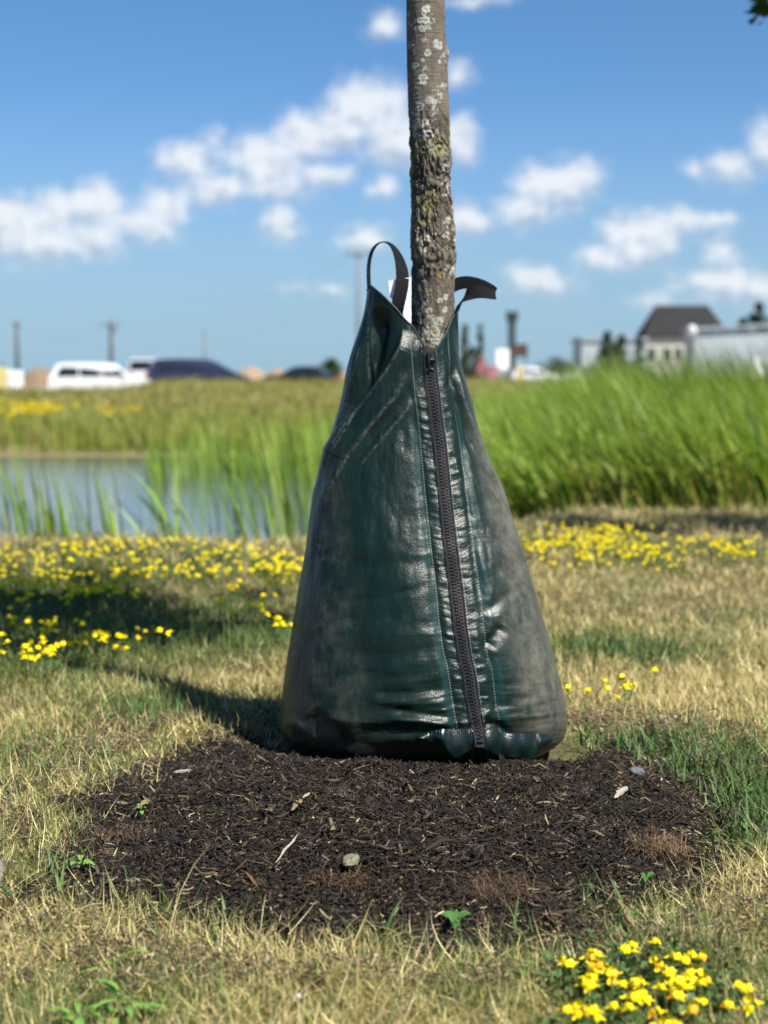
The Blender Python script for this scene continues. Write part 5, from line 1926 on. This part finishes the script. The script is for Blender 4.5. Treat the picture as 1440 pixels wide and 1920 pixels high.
car('white sport utility vehicle parked on the far left lot', on_lot(185, 74) - np.array([0, 0, .27]), math.radians(14), 5.1, 1.98, 1.86, 1.16, M_carw, (.03, .10, .66, .80), 1.14)
car('dark navy people carrier with a red tail lamp, behind the white vehicle', on_lot(370, 80), math.radians(12), 5.5, 1.98, 1.86, 1.12, M_carn, (.02, .08, .62, .86), 1.02)
car('small white van showing only its end behind the navy car', on_lot(291, 90), math.radians(80), 4.8, 1.95, 1.95, 1.15, M_carw, (.02, .05, .70, .86), 1.1)
car('low dark saloon car half hidden by the field crest near the bag', on_lot(566, 92), math.radians(172), 4.8, 1.86, 1.50, .96, M_card, (.14, .28, .58, .76), .92)
car('white car with a yellow post in front of it, right of the bag', on_lot(1000, 140), math.radians(8), 4.5, 1.84, 1.62, .98, M_carw, (.04, .12, .60, .78), .95)
car('white car farthest right, half sunk behind the reeds', on_lot(1096, 146), math.radians(175), 4.4, 1.82, 1.46, .92, M_carw, (.13, .26, .58, .76), .90)

# ------------------------------------------------------------------ poles and power line
M_pole = mat('weathered_pole', (.10, .09, .075), .85, .2, noise=.3, nscale=3)
M_polef = mat('grey_pole', (.16, .17, .17), .7, .3, noise=.2, nscale=2)
M_ins = mat('insulator', (.2, .2, .21), .4, .5)


def pole(px, topy, d, rad, label, arms, m_=M_pole, extra=0):
    b = at(px, 700, d)
    gz = float(ground_z(b[0], d))
    H = at(px, topy, d)[2] - gz
    rt = thing('utility_pole', label, 'utility pole', (b[0], d, gz), 0, None)
    MB().tube([(0, 0, -.5), (0, 0, H * .5), (0, 0, H)], [rad, rad * .85, rad * .7], 12).build('post', m_, rt, local=True, smooth=True)
    for (dz, ln) in arms:
        MB().box((0, -rad, H - dz), (ln, .12, .14), .01).build('cross_arm', m_, rt, local=True)
        for s_ in (-.45, -.2, .2, .45):
            MB().tube([(s_ * ln, -rad, H - dz + .06), (s_ * ln, -rad, H - dz + .22), (s_ * ln, -rad, H - dz + .32)], [.04, .07, .03], 8).build('insulator', M_ins, rt, local=True)
    if extra:
        MB().tube([(rad + .25, -.1, H - 1.9), (rad + .25, -.1, H - 1.0)], .22, 12).build('transformer', M_polef, rt, local=True)
    return np.array([b[0], d, gz + H])


pA = pole(672, 466, 112, .17, 'tall grey utility pole rising beside the left strap of the bag', [(.45, 1.9)], M_polef)
pB = pole(209, 600, 205, .34, 'utility pole with one cross arm above the white vehicle', [(.7, 3.2)], M_pole, 1)
pC = pole(33, 602, 215, .32, 'plain utility pole above the white box at the far left', [(.5, 1.2)])
pD = pole(384, 620, 330, .28, 'faint distant utility pole above the navy car', [(.6, 1.6)], M_polef)
M_wire = mat('wire', (.05, .05, .055), .6, .3)
for i, (a, b, lab, dz) in enumerate([(pA, pB, 'sagging power line from the tall grey pole to the cross arm pole', .4), (pB, pC, 'power line running between the two poles at the far left', .6), (pA, pD, 'lower power line from the tall grey pole to the faint distant pole', 2.4)]):
    t = np.linspace(0, 1, 40)[:, None]
    a2, b2 = a - [0, 0, dz], b - [0, 0, dz * .6]
    pts_ = a2 * (1 - t) + b2 * t
    pts_[:, 2] -= 2.2 * 4 * (t * (1 - t))[:, 0]
    V, F = MB().tube(pts_ - a2, .009, 5).geo()
    o = link('power_line', make_mesh('power_line', V, F, M_wire), None, tuple(a2))
    tag(o, lab, 'power line')

# ------------------------------------------------------------------ buildings
M_roof = bpy.data.materials.new('dark_shingle_roof')
M_roof.use_nodes = True
T = NT(M_roof.node_tree)
bk = T.n('ShaderNodeTexBrick')
T.put(bk.inputs['Vector'], T.obj())
bk.inputs['Scale'].default_value = 3.0
T.out(T.principled(T.mix(T.noise(T.obj(), .8, 5), (.016, .016, .017), (.034, .033, .034)), .85, .2, 0, T.bump(bk.outputs[1], .4, .03)))
M_side = mat('pale_siding', (.50, .47, .42), .7, .3, noise=.08, nscale=2)
M_clad = bpy.data.materials.new('ribbed_pale_cladding')
M_clad.use_nodes = True
T = NT(M_clad.node_tree)
ox, oy, oz = T.sep(T.obj())
T.out(T.principled(T.mix(T.noise(T.v('MULTIPLY', T.obj(), (1, 1, .15)), .9, 4), (.30, .345, .37), (.40, .445, .47)), .5, .4, 0, T.bump(T.m('SINE', T.m('MULTIPLY', ox, 20)), .4, .03)))
M_trim = mat('white_trim', (.72, .72, .70), .5, .4)
M_win = mat('window_glass', (.015, .02, .022), .08, .6)

d = 205
c = at(1285, 700, d)
x0, x1 = at(1205, 630, d)[0] - c[0], at(1368, 630, d)[0] - c[0]
ze, zr = at(1285, 628, d)[2], at(1285, 571, d)[2]
rt = thing('house', 'pale two storey house under a dark grey hipped roof at the right', 'house', (c[0], d, 0))
MB().box(((x0 + x1) / 2, 2.7, ze / 2), (x1 - x0 - .8, 5.4, ze)).build('wall', M_side, rt, local=True)
rx0, rx1 = at(1236, 571, d)[0] - c[0], at(1335, 571, d)[0] - c[0]
V = [(x0, -.5, ze), (x1, -.5, ze), (x1, 5.9, ze), (x0, 5.9, ze), (rx0, 2.7, zr), (rx1, 2.7, zr)]
V += [(p[0], p[1], ze - .3) for p in V[:4]]
rf = MB().add(V, [[0, 1, 5, 4], [2, 3, 4, 5], [6, 7, 1, 0], [7, 8, 2, 1], [8, 9, 3, 2], [9, 6, 0, 3], [9, 8, 7, 6]], [[1, 2, 5], [3, 0, 4]]).build('roof', M_roof, rt, local=True)
MB().box((at(1318, 600, d)[0] - c[0], 2.2, zr - 2.0), (.7, .7, .9), .03).build('roof_vent', M_polef, rf, local=True)
for px in (1252, 1272, 1222):
    wx_ = at(px, 650, d)[0] - c[0]
    f = MB().box((wx_, -.03, ze - 2.6), (1.15, .10, 1.9), .01).build('window', M_trim, rt, local=True)
    V, F = MB().box((wx_, -.07, ze - 2.6), (.95, .06, 1.7)).geo()
    link('pane', make_mesh('pane', V, F, M_win), f)
# white gabled dormer side
gx0, gx1 = at(1318, 620, d)[0] - c[0], at(1364, 620, d)[0] - c[0]
MB().prism([(gx0, ze - .4), (gx1, ze - .4), (gx1 - .2, ze + .5), (gx0 + 1.4, ze + .9)], -.62, -.54).build('gable_panel', M_trim, rt, local=True)

d = 150
c = at(1420, 700, d)
rt = thing('shed_building', 'long low building with pale ribbed cladding in front of the house', 'building', (c[0], d, 0))
x0, x1, zt_ = at(1303, 630, d)[0] - c[0], at(1640, 630, d)[0] - c[0], at(1380, 619, d)[2]
MB().box(((x0 + x1) / 2, 2.5, zt_ / 2), (x1 - x0, 5, zt_)).build('wall', M_clad, rt, local=True)
MB().prism([(x0 - .3, zt_), (x1 + .3, zt_ + .9), (x1 + .3, zt_ + 1.15), (x0 - .3, zt_ + .25)], -.4, 5.4).build('roof', mat('pale_metal_roof', (.34, .37, .39), .45, .5, .2, noise=.1), rt, local=True)
MB().box((x0 + 6.5, -.05, 1.2), (1.1, .12, 2.2), .02).build('door', M_trim, rt, local=True)

d = 160
c = at(1140, 700, d)
rt = thing('storage_shed', 'pale flat topped shed behind the slim dark conifers', 'building', (c[0], d, 0))
x0, x1, zt_ = at(1092, 630, d)[0] - c[0], at(1212, 630, d)[0] - c[0], at(1140, 640, d)[2]
MB().box(((x0 + x1) / 2, 4, zt_ / 2), (x1 - x0, 8, zt_)).build('wall', M_clad, rt, local=True)
MB().box(((x0 + x1) / 2, 4, zt_ + .22), (x1 - x0 + .4, 8.4, .44), .03).build('roof', mat('grey_fascia', (.26, .30, .32), .6, .3, noise=.1), rt, local=True)

# white globe lamp
d = 130
p = at(1297, 621, d)
gz = float(ground_z(p[0], d))
rt = thing('globe_lamp', 'white round globe on a post in front of the house', 'lamp', (p[0], d, gz))
MB().tube([(0, 0, 0), (0, 0, p[2] - gz - .4)], [.09, .06], 10).build('post', M_polef, rt, local=True)
MB().ball((0, 0, p[2] - gz), (.44, .44, .56), 20, 14).build('globe', mat('white_globe', (.52, .52, .51), .35, .5), rt, local=True, smooth=True)

# pylon sign, boards, canopy, bollard
d = 150
p = at(960, 584, d)
gz = float(ground_z(p[0], d))
rt = thing('pylon_tower', 'tall narrow dark green column standing over the brown board', 'tower', (p[0], d, gz))
hh = p[2] - gz
MB().box((0, 0, hh / 2), (.75, .75, hh), .03).build('column', mat('dark_green_column', (.035, .055, .05), .6, .3, noise=.2), rt, local=True)
MB().box((0, 0, hh - .45), (1.15, 1.0, .9), .05).build('cap', mat('dark_cap', (.025, .04, .037), .6, .3), rt, local=True)
p = at(974, 657, d - 4)
gz = float(ground_z(p[0], d - 4))
rt = thing('sign_board', 'dark brown sign board on two legs beside the tall column', 'sign', (p[0], d - 4, gz))
hz = p[2] - gz
MB().box((0, 0, hz), (1.65, .14, 1.25), .03).build('panel', mat('brown_panel', (.075, .045, .035), .6, .3, noise=.25, nscale=2), rt, local=True)
for s_ in (-.6, .6): MB().box((s_, .12, hz / 2), (.12, .1, hz)).build('leg', M_pole, rt, local=True)
p = at(942, 674, 120)
gz = float(ground_z(p[0], 120))
rt = thing('sign_board', 'blank white upright board right of the bag, left of the white cars', 'sign', (p[0], 120, gz))
hz = p[2] - gz
MB().box((0, 0, hz), (1.05, .10, 1.65), .04).build('panel', mat('white_panel', (.80, .80, .79), .5, .4), rt, local=True)
for s_ in (-.4, .4): MB().box((s_, .08, hz / 2), (.08, .06, hz)).build('leg', M_polef, rt, local=True)
p = at(974, 697, 110)
gz = float(ground_z(p[0], 110))
rt = thing('bollard', 'yellow post standing in front of the left white car', 'bollard', (p[0], 110, gz))
MB().tube([(0, 0, -.2), (0, 0, p[2] - gz + .40), (0, 0, p[2] - gz + .52)], [.16, .16, .07], 14).build('post', mat('yellow_paint', (.62, .42, .02), .5, .4, noise=.12), rt, local=True, smooth=False)
MB().tube([(0, 0, p[2] - gz + .1), (0, 0, p[2] - gz + .24)], .166, 14).build('reflector_band', M_trim, rt, local=True)
p = at(904, 690, 125)
gz = float(ground_z(p[0], 125))
rt = thing('canopy_tent', 'peaked dull red canopy behind the right outline of the bag', 'tent', (p[0], 125, gz))
ht = at(904, 660, 125)[2] - gz
MB().add([(-.5, -.5, ht * .45), (.5, -.5, ht * .45), (.5, .5, ht * .45), (-.5, .5, ht * .45), (0, 0, ht), (-.5, -.5, ht * .32), (.5, -.5, ht * .32), (.5, .5, ht * .32), (-.5, .5, ht * .32)],
         [[5, 6, 1, 0], [6, 7, 2, 1], [7, 8, 3, 2], [8, 5, 0, 3]], [[0, 1, 4], [1, 2, 4], [2, 3, 4], [3, 0, 4]]).build('canopy', mat('red_canvas', (.19, .07, .065), .7, .3, noise=.15), rt, local=True)
for sx in (-.46, .46):
    for sy in (-.46, .46): MB().tube([(sx, sy, 0), (sx, sy, ht * .4)], .03, 6).build('leg', M_polef, rt, local=True)
p = at(924, 699, 115)
MBx = MB().box((0, 0, .45), (.95, .7, .9), .12).box((0, 0, .97), (1.0, .75, .12), .05)
V, F = MBx.geo()
o = link('storage_bin', make_mesh('storage_bin', V, F, mat('pink_plastic', (.34, .15, .155), .5, .4)), None, (p[0], 115, p[2] - .5))
tag(o, 'faded pink lidded bin on the ground right of the red canopy', 'bin')

# things at the far left
p = at(28, 708, 70)
gz = float(ground_z(p[0], 70))
rt = thing('utility_box', 'white utility cabinet on the far left lot', 'utility box', (p[0], 70, gz))
hz = at(28, 695, 70)[2] - gz
MB().box((0, 0, hz / 2), (.66, .5, hz), .03).build('cabinet', M_trim, rt, local=True)
MB().box((0, -.26, hz * .5), (.56, .03, hz * .8), .01).build('door', mat('off_white', (.66, .66, .64), .5, .4), rt, local=True)
p = at(-2, 702, 78)
gz = float(ground_z(p[0], 78))
rt = thing('equipment_box', 'dull yellow machine housing at the far left', 'machine', (p[0], 78, gz))
hz = at(0, 690, 78)[2] - gz
MB().box((0, 0, hz / 2), (.8, 1.0, hz), .06).build('housing', mat('dull_yellow', (.50, .42, .16), .6, .3, noise=.15), rt, local=True)
MB().tube([(.2, 0, hz), (.2, 0, hz + .25)], .05, 8).build('exhaust', M_bump, rt, local=True)


def heap(px, d, topy, wpx, label, col_, seed):
    p = at(px, 700, d)
    gz = float(ground_z(p[0], d)) - .1
    H = at(px, topy, d)[2] - gz
    W_ = wpx / FPX * d / 2
    a = np.linspace(-1, 1, 44)
    A, B = np.meshgrid(a, a, indexing='ij')
    rr_ = np.hypot(A, B)
    Z = H * np.clip(1 - rr_ ** 1.4, 0, 1) * (.75 + .5 * n2(A * 2 + seed, B * 2, 1.3, 3, seed))
    V = np.stack([A * W_, B * W_ * .8, Z], -1).reshape(-1, 3)
    o = link('dirt_heap', make_mesh('dirt_heap', V, grid_faces(44, 44), mat('heap_earth', col_, .95, .1, noise=.35, nscale=1.2, bump=.8, bscale=6), smooth=True), None, (p[0], d, gz))
    tag(o, label, 'dirt heap', 'dirt heaps beyond the lot')


heap(78, 120, 685, 110, 'brown dirt heap between the white box and the white vehicle', (.19, .135, .09), 3)
heap(470, 130, 686, 110, 'pale tan dirt heap between the navy car and the dark saloon', (.27, .20, .13), 4)
heap(665, 112, 692, 130, 'sandy heap right behind the left outline of the bag', (.29, .21, .11), 5)
heap(520, 150, 689, 80, 'small tan heap behind the dark saloon', (.25, .175, .11), 6)


def bush(px, d, topy, wpx, label, seed, ca=(.03, .06, .018), cb=(.065, .11, .03), name='bush', cat='bush', n=1500, cone=False, leaf=.3, group=None, trunk=.1):
    r = np.random.default_rng(seed)
    p = at(px, 700, d)
    gz = float(ground_z(p[0], d))
    H = at(px, topy, d)[2] - gz
    W_ = wpx / FPX * d / 2
    cl = []
    for k in range(34):
        t = r.random()
        a = r.uniform(0, 6.28)
        wr = W_ * ((1 - t) ** .5 if cone else math.sqrt(max(0, 1 - (2 * t - .75) ** 2 * .75))) * r.uniform(.3, .85)
        cl.append([math.cos(a) * wr, math.sin(a) * wr, H * (.06 + t * .90), max(.12, W_ * (.42 if cone else r.uniform(.2, .36)))])
    rt = thing(name, label, cat, (p[0], d, gz), 0, group)
    MB().tube([(0, 0, -.2), (0, 0, H * .35), (r.normal(0, .1), 0, H * .8)], [max(.05, trunk), trunk * .8, trunk * .3], 8).build('trunk', M_twig, rt, local=True)
    v_, f_, c_ = leaves(n, cl, leaf, seed + 1, ca, cb)
    part('crown', v_, f_, M_leaf, rt, local=True, col=c_)


bush(622, 120, 677, 64, 'rounded green bush between the dark saloon and the bag', 401)
bush(1040, 170, 676, 100, 'low rounded green bush behind the two white cars', 402, (.05, .08, .03), (.09, .13, .05))
bush(872, 140, 606, 26, 'slim olive tree tight against the right outline of the bag', 403, (.05, .065, .03), (.08, .10, .045), 'tree', 'tree', cone=True)
bush(900, 160, 604, 22, 'slim grey green tree between the bag and the tall column', 404, (.04, .055, .04), (.07, .09, .06), 'tree', 'tree', cone=True)
bush(884, 145, 650, 56, 'leafy grey green shrub at the foot of the slim trees', 405, (.06, .07, .05), (.10, .12, .07))
bush(1137, 95, 622, 38, 'slim dark conifer, tallest of the row before the pale shed', 406, (.018, .035, .015), (.04, .065, .025), 'conifer', 'tree', cone=True, leaf=.2, group='conifers before the pale shed')
bush(1164, 96, 626, 36, 'slim dark conifer in the middle of the row before the pale shed', 407, (.018, .035, .015), (.04, .065, .025), 'conifer', 'tree', cone=True, leaf=.2, group='conifers before the pale shed')
bush(1197, 98, 632, 32, 'slim dark conifer nearest the house in the row before the pale shed', 408, (.018, .035, .015), (.04, .065, .025), 'conifer', 'tree', cone=True, leaf=.2, group='conifers before the pale shed')
bush(1150, 93, 655, 120, 'dark shrub mass at the feet of the slim conifers', 409, (.02, .04, .016), (.045, .07, .025), n=2200)
bush(1420, 240, 567, 56, 'dark round headed tree above the roof of the long low building', 410, (.02, .035, .015), (.045, .065, .028), 'tree', 'tree', n=2200, leaf=.55)
bush(1392, 242, 594, 40, 'smaller dark tree top between the house and the round headed tree', 411, (.025, .04, .02), (.05, .07, .03), 'tree', 'tree', leaf=.5)
